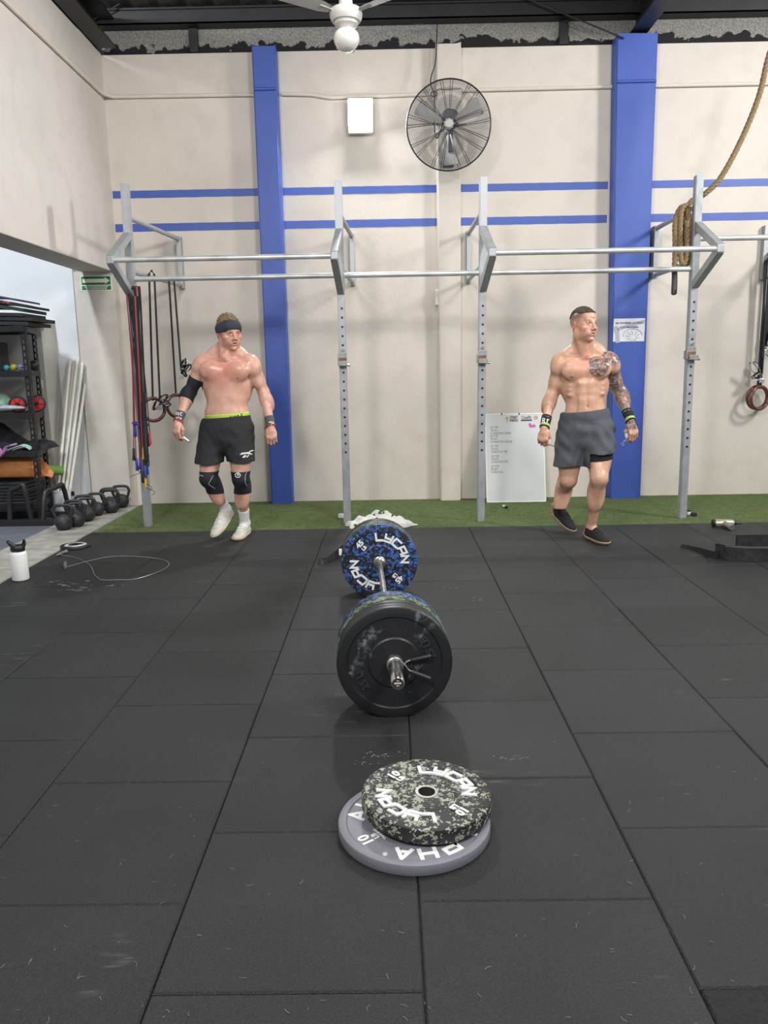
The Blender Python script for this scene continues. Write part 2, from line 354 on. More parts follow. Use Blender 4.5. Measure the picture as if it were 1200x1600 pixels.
# back wall, with the blue bands painted across it
wb = box('wall_back', (-2.72,WALL_Y,-.02), (5.6,WALL_Y+.15,WALL_TOP), M_wall); tag(wb, kind='structure')
PIL0, PIL1 = .490, .698
CL0, CL1, CR0, CR1, COL_Y = -1.178, -.966, 2.085, 2.447, 7.60
def band(z0, z1, x0, x1, dz):
    bm = bmesh.new(); n = 24
    for i in range(n):
        xa, xb = x0+(x1-x0)*i/n, x0+(x1-x0)*(i+1)/n
        j0, j1 = [.001*math.sin(i*1.7+z0*9), .001*math.sin((i+1)*1.7+z0*9)], [.001*math.sin(i*2.3+z0*5), .001*math.sin((i+1)*2.3+z0*5)]
        vs = [bm.verts.new(c) for c in ((xa,WALL_Y-.0015,z0+j0[0]),(xb,WALL_Y-.0015,z0+j0[1]),(xb,WALL_Y-.0015,z1+j1[1]),(xa,WALL_Y-.0015,z1+j1[0]))]
        bm.faces.new(vs)
        ws = [bm.verts.new((v.co.x,WALL_Y+.003,v.co.z)) for v in vs]
        bm.faces.new((vs[3],vs[2],ws[2],ws[3])); bm.faces.new((vs[0],ws[0],ws[1],vs[1]))
    o = finish(bm, 'painted_band', M_blue, wb)
for z0, z1 in ((2.918,2.986),(2.617,2.689)):
    for x0, x1 in ((-2.572,CL0),(CL1,PIL0),(PIL1,CR0),(CR1,5.5)): band(z0, z1, x0, x1, 0)
# columns: two blue ones and the cream pilaster
def column(name, corners_top, corners_bot, m, y, top):
    (a,b),(c,d) = corners_top, corners_bot
    bm = bmesh.new(); pts = [(c,y,-.02),(d,y,-.02),(d,WALL_Y+.02,-.02),(c,WALL_Y+.02,-.02),(a,y,top),(b,y,top),(b,WALL_Y+.02,top),(a,WALL_Y+.02,top)]
    vs = [bm.verts.new(p) for p in pts]
    for f in ((0,1,5,4),(1,2,6,5),(2,3,7,6),(3,0,4,7),(4,5,6,7),(0,3,2,1)): bm.faces.new([vs[i] for i in f])
    bmesh.ops.bevel(bm, geom=[e for e in bm.edges if abs(e.verts[0].co.z-e.verts[1].co.z)>1 and e.verts[0].co.y<y+.01], offset=.012, segments=3, affect='EDGES')
    for v in bm.verts:
        if v.co.z>4: v.co.z += random.uniform(-.02,.012)
    return finish(bm, name, m)
tx0 = lambda u,v: PY(u,v,COL_Y).x
for nm, ct, cb, m, y, tp in (('pillar_left',(tx0(393,80),tx0(430,80)),(tx0(424,783),tx0(457,783)),M_blue,COL_Y,4.17),
                  ('pillar_right',(tx0(963,70),tx0(1028,68)),(tx0(953,775),tx0(1001,775)),M_blue,COL_Y,4.19),
                  ('pillar_centre',(PIL0-.02,PIL1),(PIL0+.008,PIL1),M_wall,COL_Y+.05,4.17)):
    tag(column(nm, ct, cb, m, y, tp), kind='structure')
# ring beam with ragged black paint, steel channel, roof
m = mat('ragged_painted_concrete', (.30,.29,.27), .9, bump=.7, bscale=50); n, L, b = nodes_of(m)
tc = n.new('ShaderNodeTexCoord'); sx = n.new('ShaderNodeSeparateXYZ'); L.new(tc.outputs['Object'], sx.inputs[0])
no = n.new('ShaderNodeTexNoise'); no.inputs['Scale'].default_value=9; no.inputs['Detail'].default_value=6; L.new(tc.outputs['Object'], no.inputs['Vector'])
no2 = n.new('ShaderNodeTexNoise'); no2.inputs['Scale'].default_value=75; no2.inputs['Detail'].default_value=4; L.new(tc.outputs['Object'], no2.inputs['Vector'])
ml = n.new('ShaderNodeMath'); ml.operation='MULTIPLY_ADD'; ml.inputs[1].default_value=.26; ml.inputs[2].default_value=-.075; L.new(no.outputs['Fac'], ml.inputs[0])
sb = n.new('ShaderNodeMath'); sb.operation='SUBTRACT'; L.new(sx.outputs['Z'], sb.inputs[0]); L.new(ml.outputs[0], sb.inputs[1])
st = n.new('ShaderNodeMapRange'); st.inputs['From Min'].default_value=WALL_TOP-.004; st.inputs['From Max'].default_value=WALL_TOP+.004; L.new(sb.outputs[0], st.inputs['Value'])
cr = n.new('ShaderNodeValToRGB'); e=cr.color_ramp.elements; e[0].position=.3; e[0].color=(.13,.13,.12,1); e[1].position=.7; e[1].color=(.34,.33,.30,1); L.new(no2.outputs['Fac'], cr.inputs[0])
mx = n.new('ShaderNodeMix'); mx.data_type='RGBA'; mx.inputs['A'].default_value=(.010,.010,.012,1); L.new(st.outputs[0], mx.inputs['Factor']); L.new(cr.outputs[0], mx.inputs['B']); L.new(mx.outputs['Result'], b.inputs['Base Color'])
tag(box('trim_2', (-2.72,WALL_Y-.006,WALL_TOP-.006), (5.6,WALL_Y+.15,4.40), m), kind='structure')
bm = bmesh.new()
add_box(bm, (-2.7,7.62,4.355), (5.6,7.80,4.37)); add_box(bm, (-2.7,7.62,4.355), (5.6,7.632,4.48)); add_box(bm, (-2.7,7.60,4.47), (5.6,7.80,4.485))
tag(finish(bm, 'roof_beam_back', M_black_steel), kind='structure')
bm = bmesh.new()   # rafter resting on the right column: I-section running to the front
for dz0,dz1,w in ((0,.014,.075),(.014,.25,.008),(.25,.264,.075)): add_box(bm, (2.29-w,-2.4,4.215+dz0), (2.29+w,7.74,4.215+dz1))
tag(finish(bm, 'roof_beam_right', M_black_steel), kind='structure')
bm = bmesh.new()
add_box(bm, (-2.58,-2.4,4.17), (-2.40,7.62,4.186)); add_box(bm, (-2.58,-2.4,4.17), (-2.566,7.62,4.40)); add_box(bm, (-2.58,-2.4,4.40), (-2.40,7.62,4.416))
tag(finish(bm, 'roof_beam_left', M_black_steel), kind='structure')
bm = bmesh.new()   # corrugated roof sheet
xs = np.arange(-2.9,5.7,.06); prev=None
for i,x in enumerate(xs):
    dz = .022 if (i//2)%2 else 0
    cur = [bm.verts.new((x,8.0,4.49+dz)), bm.verts.new((x,-2.5,5.15+dz))]
    if prev: bm.faces.new((prev[0],cur[0],cur[1],prev[1]))
    prev = cur
ro = finish(bm, 'ceiling', mat('dark_roof_sheet', (.06,.058,.055), .6, var=.35, scale=7)); tag(ro, kind='structure')
md = ro.modifiers.new('s','SOLIDIFY'); md.thickness=.004
for xk in (-1.72,1.63):
    o = box('trim_3', (xk-.04,WALL_Y-.05,WALL_TOP+.0), (xk+.04,WALL_Y-.007,4.354), M_black_steel, bevel=.006); tag(o, kind='structure')
bm = bmesh.new(); add_tube(bm, [PY(810,-8,7.55), PY(975,60,7.58)], .007, 8); tag(finish(bm,'roof_brace',M_black_steel), kind='structure')
bm = bmesh.new(); add_tube(bm, [PY(187,6,7.55), PY(137,36,7.58)], .007, 8); tag(finish(bm,'roof_brace',M_black_steel), kind='structure')
# left wall above the opening, its soffit, and the end pier
SOF = 2.248
bm = bmesh.new(); add_box(bm, (-2.875,-2.4,SOF), (LEFT_X,7.76,WALL_TOP))
wl = finish(bm, 'wall_left', M_wall); tag(wl, kind='structure')
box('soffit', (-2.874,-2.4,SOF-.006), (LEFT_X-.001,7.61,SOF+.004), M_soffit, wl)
tag(box('wall_left_pier', (-2.965,7.62,-.02), (LEFT_X,7.76,SOF), M_wall, bevel=.004), kind='structure')
# side room: white panelled wall, plain grey wall behind the shelf
bm = bmesh.new(); add_box(bm, (-7,7.66,-.02), (-2.985,7.76,4.6), .004); tag(finish(bm, 'wall_side_room', M_white), kind='structure')
tag(box('wall_side_block', (-7,7.34,-.02), (-3.195,7.655,1.80), M_grey_conc), kind='structure')
_o = PY(114,771,7.655); tag(box('wall_side_outlet', (_o.x-.014,7.645,_o.z-.022), (_o.x+.014,7.6598,_o.z+.022), M_black, bevel=.003), 'small black outlet low on the white panel beside the pier', 'outlet')
tag(box('wall_side_left', (-7.1,-2.5,-.02), (-7,8,4.6), M_white), kind='structure')
tag(box('ceiling_side_room', (-7,-2.5,4.6), (-2.9,8,4.66), M_white), kind='structure')
# ================================================================== pull-up rig
RY = 6.57
rig = thing('pull_up_rig', 'grey steel pull-up rig of four tall posts standing on the turf before the back wall', 'rig', (.23,RY,0))
post_px = [((195,287),(232,823)),((528,282),(543,815)),((755,277),(751,812)),((1092,274),(1065,812))]
posts = []
for (t,b) in post_px:
    a = PY(*b,RY); a.z = 0; c = PY(*t,RY); posts.append((a,c))
def on_post(i, z):
    a,c = posts[i]; return a+(c-a)*(z/c.z)
for i,(a,c) in enumerate(posts):
    bm = bmesh.new(); bar4(bm, a-Vector((0,0,.004)), c, .062, .062, up=(0,1,0))
    bmesh.ops.bevel(bm, geom=bm.edges[:], offset=.006, segments=2, affect='EDGES')
    p = finish(bm, 'post', M_steel, rig)
    bm = bmesh.new()
    for k in range(20):
        z = 1.79-.0735*k
        if z < .55 or abs(z-1.40)<.06: continue
        h = on_post(i,z); add_lathe(bm, [(0,0),(.0095,0),(.0095,.004),(0,.004)], 10, axis_matrix((h.x+(.004 if i<2 else .002), RY-.0335, z), (0,1,0)))
    finish(bm, 'bolt_hole_row', M_black, p)['kind'] = 'stuff'
    # kinked arm standing out to the front
    ax = (-2.085,-.395,.795,2.50)[i]; apex = Vector((ax, 6.12, 2.145))
    hi, lo = on_post(i,2.385), on_post(i,1.925)
    bm = bmesh.new(); fy = Vector((0,-.03,0))
    bar4(bm, hi+fy, apex+Vector((0,0,.01)), .055, .055, up=(0,.4,1)); bar4(bm, lo+fy, apex-Vector((0,0,.01)), .055, .055, up=(0,-.4,1))
    add_box(bm, apex-Vector((.0275,.026,.03)), apex+Vector((.0275,.02,.03)), .008)
    finish(bm, 'kinked_arm', M_steel, rig)
# the long bars
M_bar = mat('worn_bar_steel', (.46,.475,.48), .38, metal=.45, c2=(.74,.75,.75), scale=5.5, rvar=.1, detail=8)
def pbar(a, b, r=.021):
    bm = bmesh.new(); add_tube(bm, [a,b], r, 16); return finish(bm, 'pull_up_bar', M_bar, rig, smooth=True)
for i,j in ((0,1),(2,3)): pbar((posts[i][0].x-.02 if i==0 else .795, 6.12, 2.145), (-.395 if i==0 else 2.50, 6.12, 2.145))
for i,j in ((0,1),(1,2),(2,3)): pbar(on_post(i,2.052), on_post(j,2.052))
pbar(on_post(3,2.285), Vector((4.5,RY,2.285)))
# frames tying each post back to the wall
wx = [-1.965,-.33,.785,2.51]
for i in range(4):
    bm = bmesh.new(); w = Vector((wx[i],7.70,0)); yw = 7.59 if i==3 else 7.68
    if i==2: w.x = .775; 
    hi, lo = on_post(i,2.535), on_post(i,2.115)
    add_tube(bm, [hi+Vector((0,.02,0)), Vector((w.x,yw,2.535))], .02, 12); add_tube(bm, [lo+Vector((0,.02,0)), Vector((w.x,yw,2.115))], .02, 12)
    back = WALL_Y-.001
    add_box(bm, (w.x-.022,yw-.005,2.085), (w.x+.022,back,2.56), .005)
    finish(bm, 'wall_brace', M_steel, rig)
bm = bmesh.new(); add_box(bm, (3.55,7.68,2.07), (3.62,WALL_Y-.001,2.56), .005); add_tube(bm, [(3.60,7.69,2.30),(3.66,RY,2.285)], .02, 12)
add_tube(bm, [(3.6,7.66,2.11),(3.6,7.69,2.11)],.02,12)
finish(bm, 'wall_brace', M_steel, rig)
bm = bmesh.new(); bar4(bm, (4.5,RY,-.004), (4.5,RY,2.8), .062,.062, up=(0,1,0)); finish(bm,'post',M_steel,rig)
# J-hooks pinned to the three right posts
for i,lb in ((1,'grey J-hook pinned on the second rig post from the left'),(2,'grey J-hook pinned on the rig post beside the whiteboard'),(3,'grey J-hook pinned on the rig post under the climbing rope')):
    h = on_post(i,1.385); t = thing('j_hook', lb, 'hook', (h.x,RY-.035,1.32), 'J-hooks on the rig posts')
    bm = bmesh.new(); x,y,z = h.x,RY-.034,1.385
    add_box(bm, (x-.036,y-.004,z-.055), (x+.036,y,z+.05), .003); add_box(bm, (x-.042,y-.01,z-.05), (x-.034,y+.06,z+.02), .002)
    add_box(bm, (x-.036,y-.062,z-.055), (x+.036,y,z-.045), .002); add_box(bm, (x-.036,y-.066,z-.055), (x+.036,y-.058,z-.015), .002)
    finish(bm, 'bracket', mat('dull_zinc',(.30,.30,.29),.45,metal=.6,var=.2,scale=40), t)
    bm = bmesh.new(); add_tube(bm, [(x+.005,y-.016,z+.075),(x+.005,y+.0015,z+.075)], .012, 12); add_tube(bm,[(x+.02,y-.02,z-.05),(x+.062,y-.02,z-.052)],.009,10); finish(bm, 'pin', M_chrome, t, smooth=True)
    bm = bmesh.new(); add_box(bm, (x-.03,y-.012,z-.04),(x+.03,y-.0042,z+.01),.003); finish(bm,'pad',mat('rust_pad',(.16,.085,.06),.7,var=.4,scale=60), t)
# ================================================================== climbing rope
M_rope = mat('manila_rope', (.30,.215,.115), .9, c2=(.20,.135,.065), scale=70, bump=.7, bscale=160)
def rope_mesh(name, pts, R, parent, m, pitch=.11, n=6):
    P = catmull(pts, n); L_ = [0]
    for a,b in zip(P,P[1:]): L_.append(L_[-1]+(b-a).length)
    tot = L_[-1]; N = max(8,int(tot/.0125)); Q = []; k = 0
    for i in range(N+1):
        s = tot*i/N
        while k < len(P)-2 and L_[k+1] < s: k += 1
        Q.append(P[k].lerp(P[k+1], (s-L_[k])/max(1e-6,L_[k+1]-L_[k])))
    Q,T,Nn = frames(Q); bm = bmesh.new()
    for st in range(3):
        pp = []
        for i,q in enumerate(Q):
            a = 2*math.pi*(tot*i/N/pitch + st/3); pp.append(q+(Nn[i]*math.cos(a)+T[i].cross(Nn[i])*math.sin(a))*R*.5)
        add_tube(bm, pp, R*.62, 7)
    return finish(bm, name, m, parent, smooth=True, angle=180)
rope = thing('climbing_rope', 'thick manila climbing rope looped over the top of the right rig post', 'rope', (2.35,6.64,1.8))
pB = posts[3][1].x
rope_mesh('rope_strand', [FLP for FLP in (PY(1218,40,6.62),PY(1200,92,6.64),PY(1186,150,6.66),PY(1160,215,6.68),PY(1128,275,6.68),PY(1104,301,6.69),PY(1090,309,6.69),PY(1079,316,6.68),PY(1071,331,6.66),PY(1069,350,6.65),PY(1069,398,6.645),PY(1072,412,6.64),PY(1076,405,6.63),PY(1077,350,6.62),PY(1073,328,6.62),PY(1065,324,6.62),PY(1058,336,6.61),PY(1055,352,6.60),PY(1055,390,6.60),PY(1054,428,6.61))], .0215, rope, M_rope)
rope_mesh('rope_strand', [PY(1074,345,6.585),PY(1073,398,6.585),PY(1069,412,6.585),PY(1064,404,6.585),PY(1063,345,6.585),PY(1067,324,6.59),PY(1074,321,6.60)], .0205, rope, M_rope)
bm = bmesh.new(); add_tube(bm, [PY(1054,426,6.61),PY(1054,440,6.61),PY(1053,459,6.61),PY(1053,461,6.61)], [.022,.0235,.0235,.012], 12); finish(bm, 'taped_end', mat('black_tape',(.02,.018,.022),.4,c2=(.07,.06,.07),scale=50), rope, smooth=True)
# ================================================================== gymnastic rings
M_web = mat('black_webbing', (.014,.014,.016), .8, bump=.4, bscale=300); M_wood = mat('dark_ring_wood', (.13,.04,.025), .3, c2=(.075,.022,.014), scale=14, coat=.4)
M_webw = mat('white_web_print', (.7,.7,.68), .8)
def ring_set(label, top_a, top_b, ring_c, ring_n, R, tail_px, Y, grp, loops, sside=(.32,.95,0)):
    t = thing('gymnastic_ring', label, 'ring', (ring_c.x, ring_c.y, ring_c.z-R), grp)
    bm = bmesh.new(); M = axis_matrix(ring_c, ring_n)
    add_tube(bm, [M@Vector((R*math.cos(2*math.pi*k/40),R*math.sin(2*math.pi*k/40),0)) for k in range(40)], .0155, 12, closed=True); finish(bm, 'ring', M_wood, t, smooth=True)
    bm = bmesh.new(); s = Vector((1,0,0)); top = ring_c+Vector((0,0,R)); zc = max(top_a.z, top_b.z)
    mid = (top_a+top_b)/2; mid.z = zc+.03
    strap(bm, [top-Vector((.0,0,.02)), top_a.lerp(top,.98), top_a, mid, top_b, top_b.lerp(loops[0],.98), loops[0]], .026, .0035, side=sside); finish(bm, 'strap', M_web, t)
    bm = bmesh.new(); bw = bmesh.new()
    for k,q in enumerate(loops[1:]):
        for j in range(3):
            d = q-loops[0]; off = Vector((random.uniform(-.015,.015),.012*(j-1),random.uniform(-.012,.012)))
            pp = catmull([loops[0]+off*.2, loops[0]+d*.5+off+Vector((0,-.02,.03)), q+off, loops[0]+d*.5+off*1.5+Vector((0,.02,-.03)), loops[0]-Vector((0,0,.02))], 5)
            strap(bm if j!=1 else bw, pp, .026, .003, side=(.3,.9,.2))
    finish(bm, 'strap_tail', M_web, t); finish(bw, 'strap_tail', M_webw, t)
    bm = bmesh.new(); c = loops[0]+Vector((0,-.012,-.06)); add_box(bm, c-Vector((.022,.005,.02)), c+Vector((.022,.005,.02)), .003); finish(bm, 'buckle', M_zinc, t)
    return t
# left pair hangs from the rig's wall brace
brz = lambda f: Vector((posts[0][0].x,RY,0)).lerp(Vector((-1.965,7.68,0)), f)
def hang(px, Y): return PY(px[0],px[1],Y)
ring_set('dark wooden gymnastic ring with tied strap, hanging left behind the man with headband', hang((233,428),6.86), hang((241,428),6.90), PY(240,640,6.86), (.55,-.84,0), .098, None, 6.86, 'gymnastic rings by the left post', [PY(250,626,6.84), PY(262,618,6.82), PY(266,632,6.82), PY(240,640,6.84)])
ring_set('dark wooden gymnastic ring hidden partly by the black elbow sleeve', hang((264,438),7.18), hang((272,439),7.22), PY(276,634,7.18), (.75,-.66,0), .10, None, 7.18, 'gymnastic rings by the left post', [PY(283,578,7.16), PY(290,563,7.14), PY(297,572,7.14), PY(290,586,7.14)])
rp = ring_set('pair-mate wooden gymnastic ring hanging at the right edge of the back wall, front one', PY(1196,408,7.62), PY(1203,408,7.62), PY(1187,622,7.60), (.35,-.93,0), .108, None, 7.6, 'gymnastic rings at the right edge', [PY(1190,585,7.58), PY(1174,568,7.56), PY(1176,590,7.56), PY(1194,560,7.58)], sside=(1,.2,0))
ring_set('second wooden gymnastic ring at the right edge, tucked behind the front one', PY(1198,409,7.655), PY(1207,409,7.655), PY(1183,621,7.655), (.2,-.97,0), .108, None, 7.66, 'gymnastic rings at the right edge', [PY(1197,540,7.66), PY(1204,520,7.64), PY(1205,555,7.64)], sside=(1,.2,0))
# ================================================================== jump ropes and bands on the left post
M_red = mat('red_rubber', (.30,.035,.05), .5); M_bl = mat('blue_plastic', (.02,.035,.33), .4); M_yel = mat('yellow_plastic', (.68,.42,.03), .45); M_cord_b = mat('black_cord', (.015,.015,.017), .5); M_rh = mat('red_handle', (.40,.05,.07), .5)
YB = RY-.075
def jump_rope(label, colr, hcol, top, h1, h2, side=0., r=.0042, hl=.105):
    """doubled cord hung over the arm; each end in a handle"""
    a, b = Vector(h1), Vector(h2)
    t = thing('jump_rope', label, 'jump rope', (min(a.x,b.x), YB, min(a.z,b.z)-hl), 'jump ropes on the left rig post')
    tp = Vector(top); bm = bmesh.new()
    p1 = catmull([a, a.lerp(tp,.5)+Vector((side*.5,0,0)), tp+Vector((-.036,0,-.05)), tp+Vector((0,0,.012)), tp+Vector((.036,.0,-.05)), b.lerp(tp,.5)+Vector((side,0,0)), b], 8)
    add_tube(bm, p1, r, 6); finish(bm, 'cord', colr, t, smooth=True)
    for ie,(e,tilt) in enumerate(((a,-.02),(b,.05))):
        bm = bmesh.new(); d = Vector((tilt,-.1,-1)).normalized()
        add_lathe(bm, [(0,0),(.007,0),(.011,.012),(.0115,hl*.55),(.0135,hl*.92),(.010,hl),(0,hl)], 12, axis_matrix(e,d)); hn = finish(bm, 'handle', hcol, t, smooth=True)
        if (ie+len(label))%3: continue
        bm = bmesh.new(); q = e+d*hl; add_tube(bm, catmull([q, q+Vector((tilt+.01,0,-.03)), q+Vector((tilt*2-.03,0,-.05)), q+Vector((tilt*2-.05,-.01,-.065))],5), .0022, 5); finish(bm, 'cord_end', M_cord_b, hn)
q = lambda u,v,dy=0: PY(u,v,YB+dy)
top = q(206,453)
jump_rope('jump rope with blue handles hanging outermost left on the left rig post', M_red, M_bl, q(204,452), q(211,663), q(213,716,.0), -.006)
jump_rope('jump rope with black and red handles at the right of the left rig post', M_cord_b, M_rh, q(210,451), q(234,675), q(231,678,.02), .012)
jump_rope('jump rope with blue handles lowest in the bundle on the left rig post', M_cord_b, M_bl, q(207,453,-.015), q(219,714,-.02), q(229,722,-.02), .0)
jump_rope('jump rope with yellow handle in the middle of the bundle on the left rig post', M_cord_b, M_yel, q(208,454,-.025), q(224,698,-.03), q(226,742,-.03), .004)
jump_rope('jump rope with short black handles left in the bundle on the left rig post', M_red, M_black, q(205,454,-.02), q(209,700,-.01), q(222,735,-.035), -.004)
jump_rope('jump rope with navy handle angled across the bundle on the left rig post', M_cord_b, mat('navy_plastic',(.03,.06,.22),.45), q(209,453,-.01), q(231,709,-.02), q(226,727,-.05), .006)
# folded resistance bands tied with a blue loop
for lb,mm,dx,w,zb in (('broad black resistance band hanging in the bundle on the left rig post',M_web,.0,.022,.66),('red resistance band hanging in the bundle on the left rig post',M_red,.016,.014,.72),('narrow black resistance band right beside the red band on the left rig post',M_web,.034,.016,.6)):
    bm = bmesh.new(); a0 = q(209+dx*220,457,-.03); 
    lo_ = q(222+dx*200,700); lo_.z = zb
    strap(bm, catmull([a0+Vector((-.006,-.012,-.03)), a0.lerp(lo_,.5)+Vector((0,-.02-dx*.3,0)), lo_+Vector((0,-.03-dx*.3,0)), lo_+Vector((.008,-.028-dx*.3,-.02)), lo_+Vector((.016,-.026-dx*.3,0)), a0.lerp(lo_,.5)+Vector((.016,-.012-dx*.3,0)), a0+Vector((.012,-.005,-.01)), a0+Vector((.0,.0,.02))],6), w, .004, side=(1,.25,0))
    o = finish(bm, 'resistance_band', mm); centre(o); tag(o, lb, 'band', 'resistance bands on the left rig post')
bm = bmesh.new(); c = PY(221,662,RY); add_tube(bm, [c+Vector((.062*math.cos(k/14*6.283),.088*math.sin(k/14*6.283)-.02,-.012*math.cos(k/14*6.283))) for k in range(14)], .008, 8, closed=True)
o = finish(bm, 'tie_strap', M_bl, smooth=True); centre(o); tag(o, 'blue tie strap wrapped round the hanging jump ropes on the left post', 'strap')
# ================================================================== pipes along the walls, cable
M_pipe = mat('cream_pipe', (.66,.61,.53), .5, var=.05, scale=4)
def conduit(name, runs, m, label):
    t = thing(name, label, 'pipe', runs[0][0])
    for r_ in runs:
        bm = bmesh.new(); add_tube(bm, r_, .017, 10); finish(bm, 'pipe_run', m, t, smooth=True)
    return t
zp = 3.795
jog = [(-.94,WALL_Y-.018,3.795),(-.66,WALL_Y-.018,3.785),(-.5,WALL_Y-.018,3.755),(.46,WALL_Y-.018,3.77)]
w_run = lambda x0,x1,z0=zp,z1=zp: [(x0,WALL_Y-.018,z0),(x1,WALL_Y-.018,z1)]
t = conduit('wall_conduit', [w_run(-2.50,CL0-.002,3.80,3.795), jog, w_run(PIL1+.002,CR0+.02,3.795,3.80), w_run(CR1+.01,5.5,3.80,3.80), [(PIL0-.02,COL_Y+.032,3.79),(PIL1,COL_Y+.032,3.795)]], M_pipe, 'thin cream conduit pipe running along the back wall under the roof')
bm = bmesh.new()
for x0,x1 in ((tx0(397.5,146),tx0(431,146)),(tx0(963,140),tx0(1024,140))): add_tube(bm, [(x0,COL_Y-.004,3.797),(x1,COL_Y-.004,3.797)], .015, 10)
finish(bm, 'pipe_run', M_blue, t, smooth=True)
conduit('wall_conduit', [[(LEFT_X+.018,-1.5,3.80),(LEFT_X+.018,7.55,3.80),(LEFT_X+.03,7.66,3.80),(LEFT_X+.09,WALL_Y-.018,3.80)]], M_pipe, 'thin cream conduit pipe running along the upper left wall')
# ================================================================== wall fan
fx, fz, fy = .585, 3.475, 7.32
FC = PY(701,196,fy)
fan = thing('wall_fan', 'round black wire-cage fan mounted high on the cream pilaster', 'fan', (FC.x,fy,FC.z-.36))
Mf = axis_matrix(FC, (-.06,-1,-.10)); RF = .366; P_ = lambda r,a,z: Mf@Vector((r*math.cos(a),r*math.sin(a),z))
circ = lambda r,z,n: [P_(r,2*math.pi*k/n,z) for k in range(n)]
M_cage = mat('black_wire', (.03,.03,.035), .35, metal=.5)
for z in (.0,): 
    bm = bmesh.new(); add_tube(bm, circ(RF,z,64), .0075, 8, closed=True); finish(bm, 'cage_rim', mat('cage_rim',(.02,.02,.03),.4), fan, smooth=True)
bm = bmesh.new()
def dome(s): return lambda r: s*.085*(1-(r/RF)**2.4)
for s in (1,-1):
    f_ = dome(s)
    for k in range(30):
        r = .055+(RF-.06)*k/29; add_tube(bm, circ(r, f_(r), 44), .0015, 3, closed=True)
g = finish(bm, 'wire_rings', M_cage, fan); g['kind'] = 'stuff'
for s,nS,ph in ((1,9,.35),(-1,9,.1)):
    f_ = dome(s)
    for k in range(nS):
        bm = bmesh.new(); a = 2*math.pi*k/nS+ph
        for da in (-.03,.03):
            add_tube(bm, [P_(r, a+da*(1 if r>.1 else 2), f_(r)+s*.004) for r in (.04,.1,.18,.26,.32,RF-.002)], .0028, 5)
        finish(bm, 'cage_spoke', M_cage, fan, smooth=True)
M_motor = mat('fan_motor', (.035,.038,.055), .45)
bm = bmesh.new(); add_lathe(bm, [(0,-.16),(.055,-.16),(.080,-.14),(.084,-.05),(.07,-.025),(.03,-.02),(0,-.02)], 28, Mf@Matrix.Translation((.012,.062,0))); finish(bm, 'motor', M_motor, fan, smooth=True)
bm = bmesh.new(); add_lathe(bm, [(0,.10),(.030,.10),(.036,.094),(.036,.082),(.045,.08),(0,.07)], 28, Mf); finish(bm, 'hub_cap', mat('fan_badge',(.42,.40,.37),.4), fan, smooth=True)
M_blade = mat('fan_blade', (.42,.40,.38), .45)
for k in range(3):
    bm = bmesh.new(); vs = []
    for i in range(9):
        r = .075+.245*i/8; row = []
        for j in range(6):
            t_ = j/5-.5; wdt = .055+.20*(i/8)**.9; row.append(bm.verts.new(P_(r, 2*math.pi*k/3+.5236+t_*wdt/r*.62, .035*t_*2-.0+.01*(t_*2)**2-.01)))
        vs.append(row)
    for i in range(8):
        for j in range(5): bm.faces.new((vs[i][j],vs[i+1][j],vs[i+1][j+1],vs[i][j+1]))
    bm.normal_update(); bmesh.ops.solidify(bm, geom=bm.faces[:], thickness=.002)
    finish(bm, 'blade', M_blade, fan, smooth=True)
bm = bmesh.new(); c = Mf@Vector((.02,-.03,-.10))
add_box(bm, (FC.x-.002,fy+.0,FC.z-.215), (FC.x+.038,fy+.02,FC.z-.02), .004)
bar4(bm, (FC.x+.018,fy+.01,FC.z-.19), (FC.x+.018,COL_Y+.045,FC.z-.19), .035,.05); add_box(bm, (FC.x-.03,COL_Y+.03,FC.z-.27),(FC.x+.07,COL_Y+.049,FC.z-.11),.004)
finish(bm, 'mounting_arm', M_motor, fan)
bm = bmesh.new()
for dx,dz,ang in ((.12,.02,.2),(.06,.06,.7)): 
    c = FC+Vector((dx,.06,dz)); add_tube(bm, [c-Vector((.05,0,.005)), c+Vector((.04,-.0,.006))], .006, 8)
finish(bm, 'control_lever', M_black, fan)
cp = [PY(u,v,7.58) for u,v in ((683,38),(682,70),(680,100),(674,118),(673,132),(677,143))]+[PY(u,v,7.47) for u,v in ((679,152),(678,180),(679,205),(683,216),(687,208),(690,195))]
bm = bmesh.new(); add_tube(bm, catmull(cp,6), .0055, 8); add_tube(bm, [PY(678+5*math.cos(k),147+4*math.sin(k),7.46) for k in np.linspace(0,6.28,16)[:-1]], .005, 6, closed=True); add_tube(bm, [PY(647,37,7.58),PY(661,37,7.58)],.008,8); finish(bm, 'power_cord', M_cord_b, fan, smooth=True)
bm = bmesh.new(); add_box(bm, (.455,7.66,1.885),(PIL0-.0,7.70,2.03),.008); o=finish(bm,'switch_box',M_pipe); centre(o); tag(o,'small cream electrical box on the left edge of the pilaster','box')
